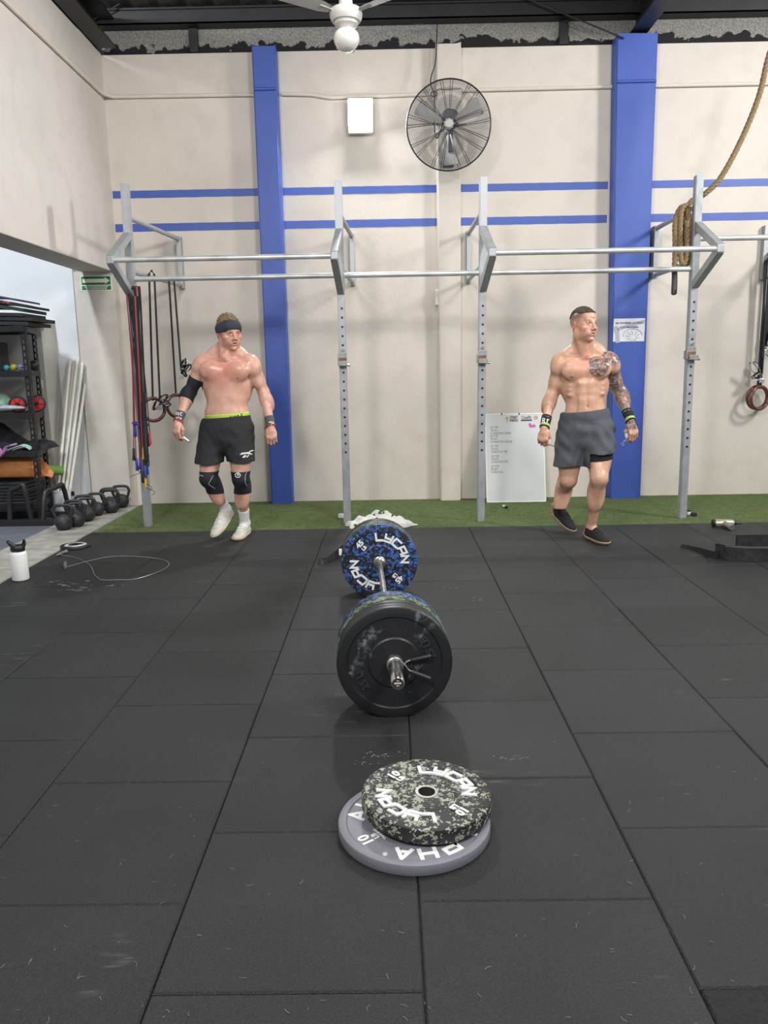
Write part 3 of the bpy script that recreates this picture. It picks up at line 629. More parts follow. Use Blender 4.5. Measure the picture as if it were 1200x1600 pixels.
# ================================================================== flood light on the back wall
fl = PY(563,180,7.66)
t = thing('flood_light', 'glaring square LED flood light mounted on the back wall', 'lamp', (fl.x,7.70,fl.z-.16))
bm = bmesh.new(); add_box(bm, (fl.x-.116,7.665,fl.z-.152), (fl.x+.116,7.715,fl.z+.148), .012)
for k in range(7): add_box(bm, (fl.x-.10+.032*k,7.715,fl.z-.12),(fl.x-.094+.032*k,7.735,fl.z+.12))
finish(bm, 'housing', M_whitep, t)
bm = bmesh.new(); add_box(bm, (fl.x-.108,7.655,fl.z-.095), (fl.x+.108,7.664,fl.z+.138), .004); finish(bm, 'led_panel', mat('led_glow',(1,1,1),.4,emit=(.96,.98,1.,40)), t)
bm = bmesh.new(); add_box(bm, (fl.x-.108,7.655,fl.z-.15), (fl.x+.108,7.664,fl.z-.099), .004); finish(bm, 'lower_lens', mat('led_dim',(.9,1,.8),.4,emit=(.8,1.,.62,1.6)), t)
bm = bmesh.new(); bar4(bm, (fl.x,7.70,fl.z+.1),(fl.x,WALL_Y-.001,fl.z+.1),.06,.02); finish(bm,'bracket',M_whitep,t)
sl = bpy.data.lights.new('flood_light_beam','AREA'); sl.energy = 110; sl.shape='RECTANGLE'; sl.size=.2; sl.size_y=.23; sl.color=(.95,.98,1); so = bpy.data.objects.new('flood_light_beam', sl); col.objects.link(so); so.location=(fl.x,7.645,fl.z); so.rotation_euler=Vector((.15,-1,-.62)).to_track_quat('-Z','Y').to_euler()
# ================================================================== ceiling fan
hx = PY(541,40,5.0); 
t = thing('ceiling_fan', 'white ceiling fan with long blades and a round globe under its hub', 'fan', (hx.x,5.0,3.15))
Mx = Matrix.Translation((hx.x,5.0,0)); M_fw = mat('fan_white', (.56,.545,.52), .45)
bm = bmesh.new(); add_tube(bm, [(hx.x,5.0,3.38),(hx.x,5.0,4.80)], .016, 12); finish(bm,'downrod',M_fw,t,smooth=True)
bm = bmesh.new(); add_lathe(bm, [(0,3.47),(.035,3.47),(.04,3.40),(.043,3.375),(.09,3.365),(.096,3.345),(.094,3.325),(.082,3.302),(.070,3.30),(.068,3.285),(.05,3.275),(.040,3.258),(0,3.258)], 32, Mx); finish(bm,'motor_housing',M_fw,t,smooth=True)
bm = bmesh.new(); add_lathe(bm, [(0,3.258),(.055,3.255),(.074,3.235),(.077,3.215),(.07,3.185),(.05,3.158),(.028,3.147),(0,3.144)], 32, Mx); finish(bm,'globe',mat('opal_glass',(.66,.645,.61),.12,emit=(1,.95,.85,.05),coat=.5),t,smooth=True)
for a in (-2.62,-.52,1.63):
    d = Vector((math.cos(a),math.sin(a),0)); s = Vector((-d.y,d.x,.20)).normalized(); bm = bmesh.new(); c = Vector((hx.x,5.0,3.345)); vs=[]
    for r,w in ((.10,.035),(.16,.055),(.3,.062),(.5,.07),(.66,.072),(.68,.05)): vs.append([bm.verts.new(c+d*r+Vector((0,0,.07*r))+s*w*k*.85) for k in (-1,1)])
    for A,B in zip(vs,vs[1:]): bm.faces.new((A[0],A[1],B[1],B[0]))
    bmesh.ops.solidify(bm, geom=bm.faces[:], thickness=.006); bl = finish(bm,'blade',M_fw,t)
    bm = bmesh.new(); bar4(bm, c+d*.07, c+d*.17+Vector((0,0,.012)), .03,.006); finish(bm,'blade_iron',M_fw,bl)
# ================================================================== whiteboard leaning on the back wall
wbd = thing('whiteboard', 'large whiteboard with faint handwritten workout leaning against the back wall', 'whiteboard', (1.23,7.45,0))
A = FL(761,782,.0); B_ = FL(853,781,.0); yb = 7.47
a0, b0 = PY(761,782,yb), PY(853,781,yb); a0.z=b0.z=.0; hB = .872
tp = math.atan2(WALL_Y-.03-yb, hB)*.93; X_ = Vector((1,0,0)); Yv = Vector((0,math.sin(tp),math.cos(tp))); Zv = X_.cross(Yv)
wW = b0.x-a0.x; MB_ = basis(a0, X_, Yv, Zv)
bm = bmesh.new(); add_box(bm, (0,.0,-.012),(wW,hB,0),.002,MB_); finish(bm,'panel',mat('whiteboard_face',(.66,.675,.68),.5,var=.02,scale=2),wbd)
for lo,hi in (((-.004,-.002,-.014),(wW+.004,.012,.004)),((-.004,hB-.012,-.014),(wW+.004,hB+.002,.004)),((-.004,0,-.014),(.01,hB,.004)),((wW-.01,0,-.014),(wW+.004,hB,.004))):
    bm = bmesh.new(); add_box(bm, lo, hi, .002, MB_); finish(bm,'frame_strip',mat('board_frame',(.80,.80,.78),.35),wbd)
M_ink = mat('marker_ink', (.22,.23,.24), .6); M_inkd = mat('print_black', (.05,.05,.05), .6)
bm = bmesh.new(); y = hB-.135
for ln in ('20 TTB','50 DU','15 SNATCH 135/95','20 TTB','50 DU','12 SNATCH 155/105','','20 TTB','50 DU','9 SNATCH 185','','20 TTB','50 DU','6 SNATCH 225','','20 TTB','50 DU','3 SNATCH'):
    if ln: add_text(bm, ln, .030, .0006, MB_@Matrix.Translation((.045+random.uniform(0,.01),y,.0008))@Matrix.Rotation(random.uniform(-.02,.03),4,'Z'), align='LEFT', shear=.1, sx=.82, bold=.0004)
    y -= .0285 if ln else .014
finish(bm,'handwriting',M_ink,wbd)
TX = lambda x,yy: MB_@Matrix.Translation((x,yy,.0008))
bm = bmesh.new(); add_text(bm,'STREET',.036,.0008,TX(.283,hB-.040),bold=.0012,sx=.66); add_text(bm,'PARKING',.033,.0008,TX(.283,hB-.069),bold=.0012,sx=.60); finish(bm,'printed_logo',M_inkd,wbd)
bm = bmesh.new(); add_text(bm,'CrossFit',.044,.0008,TX(.405,hB-.042),bold=.0010,sx=.62); add_box(bm,(.352,hB-.076,.0004),(.458,hB-.061,.0012),0,MB_); finish(bm,'printed_logo',M_inkd,wbd)
bm = bmesh.new(); add_tube(bm,[MB_@Vector((.218+.010*math.cos(k),hB-.043+.010*math.sin(k),.0012)) for k in np.linspace(0,6.28,14)[:-1]],.0042,6,closed=True); add_box(bm,(.2145,hB-.086,.0004),(.2215,hB-.050,.002),0,MB_); finish(bm,'key_mark',mat('gold_print',(.55,.36,.08),.5),wbd)
bm = bmesh.new(); add_lathe(bm,[(0,0),(.022,0),(.022,.001),(0,.001)],20,TX(.497,hB-.045)); finish(bm,'round_sticker',mat('tan_sticker',(.52,.36,.24),.5,var=.4,scale=60),wbd)
bm = bmesh.new()
for pts in ([(.436,hB-.106),(.444,hB-.128),(.486,hB-.126)],): add_stroke(bm, pts, .026, .001, MB_@Matrix.Translation((0,0,.0006)))
finish(bm,'pink_sticker',mat('magenta_sticker',(.56,.10,.42),.5),wbd)
bm = bmesh.new(); add_lathe(bm,[(0,0),(.010,0),(.010,.001),(0,.001)],16,TX(.464,hB-.100)); finish(bm,'white_sticker',mat('pale_sticker',(.66,.68,.66),.5,var=.2,scale=90),wbd)
for xk in (.165,.335):
    bm = bmesh.new(); add_box(bm,(xk-.006,hB-.014,-.016),(xk+.006,hB+.006,.006),.002,MB_); finish(bm,'clip',M_black,wbd)
# ================================================================== poster on the right column, exit sign on the pier
p0, p1, p2 = PY(959,498,COL_Y-.003), PY(1008,498,COL_Y-.003), PY(958,534,COL_Y-.003)
pos = thing('paper_notice', 'white printed paper notice taped on the right blue column', 'notice', ((p0.x+p1.x)/2,COL_Y-.003,p2.z))
Mp = basis((p0.x,COL_Y-.002,p2.z),(1,0,0),(0,0,1),(0,-1,0)); pw, ph = p1.x-p0.x, p0.z-p2.z
bm = bmesh.new(); n=8
gr = [[bm.verts.new(Mp@Vector((pw*i/n, ph*j/n, .0012+.0016*math.sin(i*1.3+j*.9)))) for j in range(n+1)] for i in range(n+1)]
for i in range(n):
    for j in range(n): bm.faces.new((gr[i][j],gr[i+1][j],gr[i+1][j+1],gr[i][j+1]))
finish(bm,'sheet',mat('notice_paper',(.72,.73,.77),.4),pos)
bm = bmesh.new(); pz=.0034
for pts,w in (([(.15,.0),(.13,.35),(.06,.62)],.10),([(.16,.55),(.55,.72),(.98,.86)],.07),): add_stroke(bm,[(x*pw,y_*ph) for x,y_ in pts],w*pw*1.4,.0003,Mp@Matrix.Translation((0,0,pz)))
finish(bm,'grey_print',mat('grey_print',(.42,.43,.52),.5),pos)
bm = bmesh.new()
for k in range(9):
    a=k*.7; add_stroke(bm,[(pw*(.62+.1*math.cos(a)),ph*(.18+.12*math.sin(a))),(pw*(.62+.22*math.cos(a+.3)),ph*(.24+.22*math.sin(a+.3)))],.006,.0003,Mp@Matrix.Translation((0,0,pz)))
add_tube(bm,[Mp@Vector((pw*(.62+.3*math.cos(k)),ph*(.28+.27*math.sin(k)),pz)) for k in np.linspace(0,3.4,14)],.0025,5)
finish(bm,'line_drawing',mat('line_print',(.36,.36,.40),.5),pos)
bm = bmesh.new(); add_text(bm,'NO EXCEDER LAS PESAS',.0235,.0004,Mp@Matrix.Translation((pw*.5,ph*.80,pz+.0005)),bold=.0006); add_text(bm,'CON MAGNESIA',.0235,.0004,Mp@Matrix.Translation((pw*.5,ph*.62,pz+.0005)),bold=.0006); finish(bm,'printed_text',mat('navy_print',(.07,.075,.16),.5),pos)
s0, s1, s2 = PY(123,430,7.612), PY(173,430,7.612), PY(123,455,7.612)
sg = thing('exit_route_sign', 'green and white evacuation arrow sign high on the left pier', 'sign', ((s0.x+s1.x)/2,7.612,s2.z))
Ms = basis((s0.x+.008,7.6195,s2.z),(1,0,0),(0,0,1),(0,-1,0)); sw, sh = s1.x-s0.x-.004, s0.z-s2.z
bm = bmesh.new(); add_box(bm,(0,0,0),(sw,sh,.003),.001,Ms); finish(bm,'plate',mat('sign_white',(.74,.80,.70),.35),sg)
M_gr = mat('sign_green', (.02,.16,.055), .4); bm = bmesh.new()
u = lambda x,y_: Vector((x*sw,y_*sh,.0035))
for x0,y0,x1,y1 in ((.04,.38,.96,.90),(.04,.06,.96,.32)): add_box(bm,(x0*sw,y0*sh,.003),(x1*sw,y1*sh,.0036),0,Ms)
finish(bm,'green_field',M_gr,sg)
M_cr = mat('sign_glow_paint', (.78,.80,.58), .5); bm = bmesh.new()
vs=[bm.verts.new(Ms@Vector((x*sw,y_*sh,.0042))) for x,y_ in ((.07,.52),(.78,.52),(.78,.42),(.94,.64),(.78,.86),(.78,.76),(.07,.76))]; bm.faces.new(vs)
add_text(bm,'RUTA DE EVACUACION',.020,.0003,Ms@Matrix.Translation((.5*sw,.245*sh,.0042)),bold=.0008); add_text(bm,'EVACUATION ROUTE',.020,.0003,Ms@Matrix.Translation((.5*sw,.125*sh,.0042)),bold=.0008)
finish(bm,'arrow_and_text',M_cr,sg)
# ================================================================== barbell and plates
M_rub = mat('black_bumper_rubber', (.014,.0145,.016), .42, bump=.12, bscale=150, var=.2, scale=20, rvar=.12)
M_rubw = mat('chalk_scuffed_rubber', (.015,.0155,.017), .40, bump=.12, bscale=150); n_,L_,b_ = nodes_of(M_rubw)
tc = n_.new('ShaderNodeTexCoord'); sn = n_.new('ShaderNodeTexNoise'); sn.inputs['Scale'].default_value=6.5; sn.inputs['Detail'].default_value=5; L_.new(tc.outputs['Object'],sn.inputs['Vector'])
sm = n_.new('ShaderNodeTexNoise'); sm.inputs['Scale'].default_value=42; sm.inputs['Detail'].default_value=6; L_.new(tc.outputs['Object'],sm.inputs['Vector'])
ra = n_.new('ShaderNodeMapRange'); ra.inputs['From Min'].default_value=.55; ra.inputs['From Max'].default_value=.64; L_.new(sn.outputs['Fac'],ra.inputs['Value'])
rb = n_.new('ShaderNodeMapRange'); rb.inputs['From Min'].default_value=.45; rb.inputs['From Max'].default_value=.66; L_.new(sm.outputs['Fac'],rb.inputs['Value'])
pm = n_.new('ShaderNodeMath'); pm.operation='MULTIPLY'; L_.new(ra.outputs[0],pm.inputs[0]); L_.new(rb.outputs[0],pm.inputs[1])
mx = n_.new('ShaderNodeMix'); mx.data_type='RGBA'; mx.inputs['A'].default_value=(.015,.0155,.017,1); mx.inputs['B'].default_value=(.26,.28,.30,1); L_.new(pm.outputs[0],mx.inputs['Factor']); L_.new(mx.outputs['Result'],b_.inputs['Base Color'])
M_blueF = speckle('blue_fleck_rubber', (.012,.012,.018), [((.035,.11,.36),.30,1.),((.06,.15,.42),.14,1.7)], .5, 62)
M_greenF = speckle('green_fleck_rubber', (.02,.022,.02), [((.10,.20,.09),.5,1.),((.16,.25,.14),.25,1.7)], .6, 60)
M_camoF = speckle('pale_fleck_rubber', (.016,.016,.016), [((.30,.32,.24),.27,1.),((.36,.38,.30),.14,1.6)], .5, 78)
M_lett = mat('white_letter_paint', (.80,.80,.78), .5); M_hubm = mat('worn_hub_steel', (.42,.40,.36), .35, metal=1., rvar=.1, scale=60)
R_P = .2195
def plate(name, label, cat_group, o, axis, R, th, m, up=(0,0,1), style='lycan', num='45', ang=0., lm=None, rec=.006):
    """weight plate; local z is the face normal, origin at the face centre"""
    M = axis_matrix(o, axis, up) @ Matrix.Rotation(math.radians(ang),4,'Z')
    t = thing(name, label, 'weight plate', (o[0],o[1],max(0,o[2]-(R if abs(Vector(axis).z)<.5 else th))), cat_group)
    rh = .0255; rr = (.89 if style=='alpha' else .82)*R; rc = .45*R; b = .006
    prof = [(rh,-th+.002),(rh,-.001),(rh+.012,0),(rc-.004,0),(rc,-rec*.4),(rc+.003,-rec),(rr-.003,-rec),(rr,-rec*.3),(rr+.002,0),(R-b,0),(R-b*.3,-b*.3),(R,-b),(R,-th+b),(R-b*.3,-th+b*.3),(R-b,-th),(rr+.002,-th),(rr-.003,-th+rec),(rc+.003,-th+rec),(rc,-th),(rh+.012,-th)]
    bm = bmesh.new(); add_lathe(bm, prof, 96, M, closed=True); finish(bm, 'disc', m, t, smooth=True, angle=25)
    bm = bmesh.new(); add_lathe(bm, [(.0252,-th-.0006),(.0252,.0012),(.033,.0012),(.034,-.0005),(.034,-th)], 40, M, closed=True); finish(bm, 'hub_ring', M_hubm, t, smooth=True)
    bm = bmesh.new()
    if style=='lycan':
        zz = -rec+.0002
        for mid in (47,227): ring_text(bm, 'LYCAN', .146*R/.2195, mid, .040*R/.2195, .043*R/.2195, .011*R/.2195, .0115*R/.2195, .0018+rec*.6, zz, M)
        for a in (136,316):
            T = M @ Matrix.Rotation(math.radians(a-90),4,'Z')
            add_text(bm, num, .046*R/.2195, .002, T@Matrix.Translation((0,.153*R/.2195,zz+.003)), bold=.0016); add_text(bm, 'LB', .028*R/.2195, .002, T@Matrix.Translation((0,.119*R/.2195,zz+.003)), bold=.0012)
        finish(bm, 'raised_lettering', lm or M_lett, t)
    elif style=='alpha':
        zz = -rec+.0002
        for mid in (305,125): ring_text(bm, 'VLPHV', .166, mid, .043, .042, .026, .0115, .0016, zz, M)
        for a in (216,36):
            T = M @ Matrix.Rotation(math.radians(a-90),4,'Z')
            add_text(bm, '10', .048, .0016, T@Matrix.Translation((0,.167,zz+.001)), bold=.0014); add_text(bm, 'LB', .024, .0016, T@Matrix.Translation((0,.137,zz+.001)), bold=.0006); add_text(bm, 'TRAINING', .0125, .0016, T@Matrix.Translation((0,.120,zz+.001)), bold=.0003)
        for a in (243,63):
            T = M @ Matrix.Rotation(math.radians(a-90),4,'Z'); add_text(bm, '®', .02, .0016, T@Matrix.Translation((0,.182,zz+.001)))
        finish(bm, 'raised_lettering', lm or M_lett, t)
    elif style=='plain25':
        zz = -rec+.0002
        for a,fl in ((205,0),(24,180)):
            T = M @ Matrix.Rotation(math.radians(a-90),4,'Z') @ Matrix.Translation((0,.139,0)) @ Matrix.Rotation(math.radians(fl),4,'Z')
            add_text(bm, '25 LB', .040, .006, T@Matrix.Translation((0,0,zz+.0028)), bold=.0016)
        finish(bm, 'raised_lettering', lm or mat('lit_moulded_letter_rubber',(.030,.031,.034),.35), t)  # letters tinted paler than the disc, painting in the light they catch
    else: bm.free()
    return t
axd = Vector((.006+.069, 2.78-4.329, 0)).normalized()     # from the far end to the near end
PN = Vector((.006,2.78,R_P)); at_bar = lambda s: PN - axd*s  # s metres back from the near face
grp = 'plates loaded on the barbell'
s = 0.
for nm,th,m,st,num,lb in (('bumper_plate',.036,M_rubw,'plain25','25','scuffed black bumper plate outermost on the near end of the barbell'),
                   ('bumper_plate',.036,M_rub,'none','','second black bumper plate from the near end of the barbell'),
                   ('bumper_plate',.040,M_rub,'none','','third black bumper plate from the near end of the barbell'),
                   ('bumper_plate',.052,M_greenF,'none','','green-flecked bumper plate fourth from the near end of the barbell'),
                   ('bumper_plate',.060,M_blueF,'none','','blue-flecked bumper plate innermost at the near end of the barbell')):
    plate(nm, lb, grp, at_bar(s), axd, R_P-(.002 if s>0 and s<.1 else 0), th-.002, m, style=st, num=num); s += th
near_in = s; far_in = (Vector((-.069,4.329,R_P))-PN).length; s = far_in
for th,m,st,num,lb in ((.060,M_blueF,'lycan','45','blue-flecked bumper plate with white lettering facing the camera at the far end of the barbell'),
                ((.052),M_greenF,'none','','green-flecked bumper plate just behind the blue one at the barbell far end'),
                (.045,M_rub,'none','','black bumper plate third at the far end of the barbell'),(.045,M_rub,'none','','black bumper plate outermost at the far end of the barbell')):
    plate('bumper_plate', lb, grp, at_bar(s), axd, R_P-(.002 if m is M_rub else 0), th-.002, m, style=st, num=num, rec=.005); s += th
bar = thing('barbell', 'long steel barbell loaded with bumper plates, pointing away from the camera on the rubber floor', 'barbell', (PN.x,PN.y,R_P))
Mba = axis_matrix(PN, axd)     # local z towards the camera
bm = bmesh.new(); add_tube(bm, [at_bar(near_in+.01), at_bar(far_in-.01)], .0142, 20); finish(bm, 'shaft', mat('chalky_bar_steel',(.30,.29,.27),.42,metal=1.,c2=(.62,.60,.56),scale=14,rvar=.15), bar, smooth=True)
for s0, s1, e, inner in ((-.195, near_in-.005, 1, near_in), (far_in+.005, far_in+.43, -1, far_in)):
    bm = bmesh.new(); a, b2 = (s0,s1)
    tip = a if e==1 else b2
    Ms_ = axis_matrix(at_bar(tip), axd*e); ln = b2-a
    add_lathe(bm, [(.019,-.004),(.0195,0),(.0225,0),(.0248,-.003),(.0248,-ln)], 32, Ms_); finish(bm, 'sleeve', M_chrome, bar, smooth=True)
    bm = bmesh.new(); add_lathe(bm, [(0,-.006),(.0192,-.006),(.0192,-.002)], 32, Ms_); add_lathe(bm,[(0,-.0055),(.0185,-.0055)],32,Ms_)
    ec = finish(bm, 'end_cap', mat('end_cap',(.05,.03,.03),.4), bar)
    bm = bmesh.new(); add_box(bm, (-.013,-.003,-.0055),(.013,.003,-.0048),0,Ms_); add_box(bm,(-.005,.008,-.0055),(.005,.011,-.0048),0,Ms_); add_box(bm,(-.005,-.011,-.0055),(.005,-.008,-.0048),0,Ms_); finish(bm,'end_mark',mat('end_mark',(.6,.55,.5),.5),ec)
    Mc = axis_matrix(at_bar(inner-(.003 if e<0 else -.001)), axd*e)
    bm = bmesh.new(); add_lathe(bm, [(0,-.001),(.036,-.001),(.0375,-.004),(.0375,-.022),(.030,-.026),(.024,-.034),(0,-.034)], 32, Mc); finish(bm, 'collar', M_hubm, bar, smooth=True)
# spring collar gripping the near sleeve
sc = thing('spring_collar', 'wire spring collar with two black grips on the near end of the barbell', 'collar', at_bar(-.02)-Vector((0,0,.03)))
bm = bmesh.new(); pts=[]
for k in range(61):
    a = 2*math.pi*2.15*k/60 - .25; pts.append(Mba@Vector((.0285*math.cos(a), .0285*math.sin(a), .0095+.020*k/60)))
add_tube(bm, pts, .0034, 8)
arms = []
for p,tgt in ((pts[0],(.130,.030,.016)),(pts[-1],(.128,-.052,.03))):
    l0 = Mba.inverted()@p; e0 = Vector(tgt); k1 = Vector((.058,l0.y*.4+e0.y*.55,l0.z))
    pl = catmull([Mba@l0, Mba@Vector((.040,l0.y*.8+e0.y*.3,l0.z)), Mba@k1, Mba@e0], 6); add_tube(bm, pl, .0034, 8); arms.append((Mba@k1, Mba@e0))
finish(bm, 'spring_wire', M_zinc, sc, smooth=True)
for a, e in arms:
    bm = bmesh.new(); add_tube(bm, [a, a.lerp(e,.05), e-(e-a)*.04, e, e+(e-a).normalized()*.006], [.0045,.0072,.0078,.0085,.004], 12); finish(bm, 'grip', mat('grip_rubber',(.03,.03,.033),.45), sc, smooth=True)
# the two plates lying in front
M_alpha = mat('grey_bumper_rubber', (.185,.185,.215), .5, var=.08, scale=14, bump=.08, bscale=120)
plate('bumper_plate', 'grey bumper plate with white lettering lying flat on the floor under the pale-flecked plate', 'loose plates on the floor', (.053,2.052,.034), (0,0,1), .2195, .034, M_alpha, up=(0,1,0), style='alpha', rec=.004)
plate('bumper_plate', 'pale-flecked black plate with white lettering lying on top of the grey plate', 'loose plates on the floor', (.092,2.098,.0895), (.035,-.02,1), .190, .045, M_camoF, up=(0,1,0), style='lycan', num='10', rec=.005)
# small steel plate by the kerb
c = FL(118,851,.02); t = thing('change_plate', 'small dark weight plate with worn white ring lying flat near the kettlebells', 'weight plate', (c.x,c.y,0))
Mc = Matrix.Translation((c.x,c.y,0))
bm = bmesh.new(); add_lathe(bm, [(.026,0),(.026,.022),(.05,.024),(.07,.020),(.098,.022),(.108,.020),(.112,.012),(.110,0)], 40, Mc, closed=True); finish(bm,'disc',M_rub,t,smooth=True)
bm = bmesh.new(); add_lathe(bm, [(.052,.0242),(.056,.0262),(.078,.0225),(.080,.0205)], 40, Mc); finish(bm,'worn_ring',mat('worn_paint',(.62,.62,.60),.6,c2=(.12,.12,.12),scale=26),t,smooth=True)
# ================================================================== things lying on the floor
bt = FL(33,907); t = thing('water_bottle', 'white insulated water bottle with black spout lid standing by the concrete kerb', 'bottle', (bt.x,bt.y,0))
Mb = Matrix.Translation((bt.x,bt.y,0)); rb_ = .052
bm = bmesh.new(); add_lathe(bm, [(0,.010),(rb_-.002,.010),(rb_,.014),(rb_,.175),(rb_-.003,.188),(rb_-.010,.194),(0,.196)], 36, Mb); finish(bm,'body',mat('white_powder_coat',(.80,.80,.78),.45,bump=.05,bscale=200),t,smooth=True)
bm = bmesh.new(); add_lathe(bm, [(0,0),(rb_-.004,0),(rb_-.002,.003),(rb_-.002,.0102)], 36, Mb); add_lathe(bm,[(rb_-.011,.194),(rb_-.011,.202),(0,.202)],36,Mb); finish(bm,'steel_rings',M_chrome,t,smooth=True)
bm = bmesh.new(); add_lathe(bm, [(rb_-.010,.199),(rb_-.008,.202),(rb_-.008,.225),(rb_-.014,.234),(0,.238)], 32, Mb); lid = finish(bm,'lid',M_black,t,smooth=True)
bm = bmesh.new(); x,y = bt.x,bt.y
add_tube(bm, [(x-.012,y-.02,.225),(x-.030,y-.03,.252),(x-.042,y-.032,.262)], [.016,.015,.010], 14); add_tube(bm,[(x-.042,y-.02,.262),(x-.052,y-.02,.258)],.012,10); finish(bm,'spout',M_black,lid,smooth=True)
bm = bmesh.new(); add_tube(bm, catmull([(x+.036,y,.222),(x+.050,y-.005,.235),(x+.052,y-.005,.262),(x+.046,y-.005,.268),(x+.038,y,.25),(x+.030,y,.23)],5),.006,8); finish(bm,'carry_loop',M_black,lid,smooth=True)
# speed rope
t = thing('speed_rope', 'thin steel-cable speed rope lying in a loose loop on the floor', 'jump rope', FL(180,885))
cpx = [(91,867),(112,870),(130,876),(142,885),(147,897),(152,902),(160,906),(185,906),(210,905),(238,897),(258,888),(264,881),(256,875),(232,871),(200,869),(170,870),(140,876),(118,882),(103,886)]
bm = bmesh.new(); add_tube(bm, catmull([FL(u_,v_,.0035) for u_,v_ in cpx],6), .0026, 6); finish(bm,'cable',mat('steel_cable',(.55,.55,.54),.35,metal=.8),t,smooth=True)
for a,b2 in (((88,868),(111,858)),((102,887),(101,872))):
    A_, B2 = FL(*a,.013), FL(*b2,.013); d = (B2-A_).normalized()*.14; bm = bmesh.new(); add_tube(bm,[A_,A_+d*.28],[.008,.009],12); h = finish(bm,'bearing_end',M_chrome,t,smooth=True)
    bm = bmesh.new(); add_tube(bm,[A_+d*.28,A_+d*.33,A_+d*.8,A_+d*.98,A_+d],[.010,.013,.0115,.013,.008],12); finish(bm,'handle',mat('dark_handle',(.05,.045,.045),.5,c2=(.25,.2,.19),scale=40),t,smooth=True)
# weight belts
def belt_mesh(name, plan, h, th, m, parent=None, z0=.002, lean=0.):
    P = catmull(plan, 7); bm = bmesh.new(); pts=[Vector((p.x,p.y,0)) for p in P]; rings=[]
    for i,p in enumerate(pts):
        a = pts[max(0,i-1)]; b = pts[min(len(pts)-1,i+1)]; d=(b-a).normalized(); s = Vector((d.y,-d.x,0)); hh = h(i/(len(pts)-1)) if callable(h) else h
        rings.append([bm.verts.new(p+s*(th/2*x+lean*y*hh)+Vector((0,0,z0+hh*y))) for x,y in ((-1,0),(1,0),(1,.5),(1,1),(-1,1),(-1,.5))])
    for A,B in zip(rings,rings[1:]):
        for k in range(6): bm.faces.new((A[k],A[(k+1)%6],B[(k+1)%6],B[k]))
    bm.faces.new(rings[0][::-1]); bm.faces.new(rings[-1]); return finish(bm,name,m,parent,smooth=True,angle=30)
M_leather = mat('worn_black_leather', (.011,.011,.012), .48, c2=(.032,.032,.034), scale=26, bump=.25, bscale=140)
t = thing('lifting_belt', 'wide black lifting belt lying open on edge at the right side of the floor', 'belt', (2.65,5.4,0))
fl_ = lambda u_,v_: FL(u_,v_)
belt_mesh('belt_band', [fl_(1117,872),FL(1150,877),FL(1200,878),(2.78,5.03,0),(2.97,5.09,0),(3.05,5.22,0),(2.98,5.36,0),(2.78,5.41,0),fl_(1149,858)], lambda f: .102 if f<.5 else .102, .011, M_leather, t)
belt_mesh('belt_edge_trim', [Vector(fl_(1118,872))+Vector((0,-.0075,0)),FL(1150,877)+Vector((0,-.0075,0)),FL(1200,878)+Vector((0,-.0075,0)),(2.785,5.05,0)], .008, .004, mat('grey_edge',(.10,.10,.105),.5), t, z0=.094)
bm = bmesh.new(); strap(bm, catmull([FL(1063,855,.004),FL(1078,858,.006),FL(1095,862,.012),FL(1110,866,.03),FL(1120,868,.045)],5), .050, .005, side=(.3,.6,.75)); finish(bm,'strap_tail',mat('belt_webbing',(.005,.005,.006),.85),t)
t = thing('lifting_belt', 'black strap end of a belt poking out left of the blue plate', 'belt', (-.35,5.25,0))
bm = bmesh.new(); strap(bm, catmull([FL(497,880,.004),FL(507,880,.005),FL(519,874,.012),FL(530,863,.04),FL(543,852,.050),FL(556,846,.040),FL(568,842,.038)],5), .075, .005, side=(.2,.45,.9)); finish(bm,'belt_band',M_leather,t)
bm = bmesh.new(); c=FL(532,862,.055); add_box(bm,c-Vector((.010,.02,.022)),c+Vector((.010,.0,.022)),.003); finish(bm,'white_tab',M_whitep,t)
# massage gun
c = FL(1134,826,0); t = thing('massage_gun', 'metallic massage gun lying on its side where turf meets rubber floor', 'massage gun', (c.x,c.y,0))
z=.036; A_=Vector((c.x-.075,c.y+.05,z)); B2=Vector((c.x+.075,c.y+.035,z)); d=(B2-A_).normalized()
M_gun = mat('champagne_metal',(.50,.46,.38),.35,metal=.7)
bm=bmesh.new(); add_tube(bm,[A_,A_+d*.012,B2-d*.02,B2],[.028,.032,.031,.024],22); finish(bm,'motor_body',M_gun,t,smooth=True)
bm=bmesh.new(); add_tube(bm,[A_-d*.016,A_-d*.010,A_+d*.006],[.024,.0325,.0325],22); finish(bm,'rear_cap',M_black,t,smooth=True)
bm=bmesh.new(); add_tube(bm,[B2-d*.004,B2+d*.018,B2+d*.022,B2+d*.06],[.024,.018,.009,.007],14); finish(bm,'massage_head',M_black,t,smooth=True)
bm=bmesh.new(); m0=A_.lerp(B2,.5); add_tube(bm,[m0,Vector((c.x+.005,c.y-.06,.030)),Vector((c.x+.006,c.y-.095,.028))],[.024,.0225,.024],18); finish(bm,'handle',mat('gun_handle',(.20,.19,.165),.45),t,smooth=True)
bm=bmesh.new(); add_tube(bm,[(c.x+.006,c.y-.094,.028),(c.x+.006,c.y-.102,.028)],.020,18); finish(bm,'handle_cap',M_chrome,t,smooth=True)
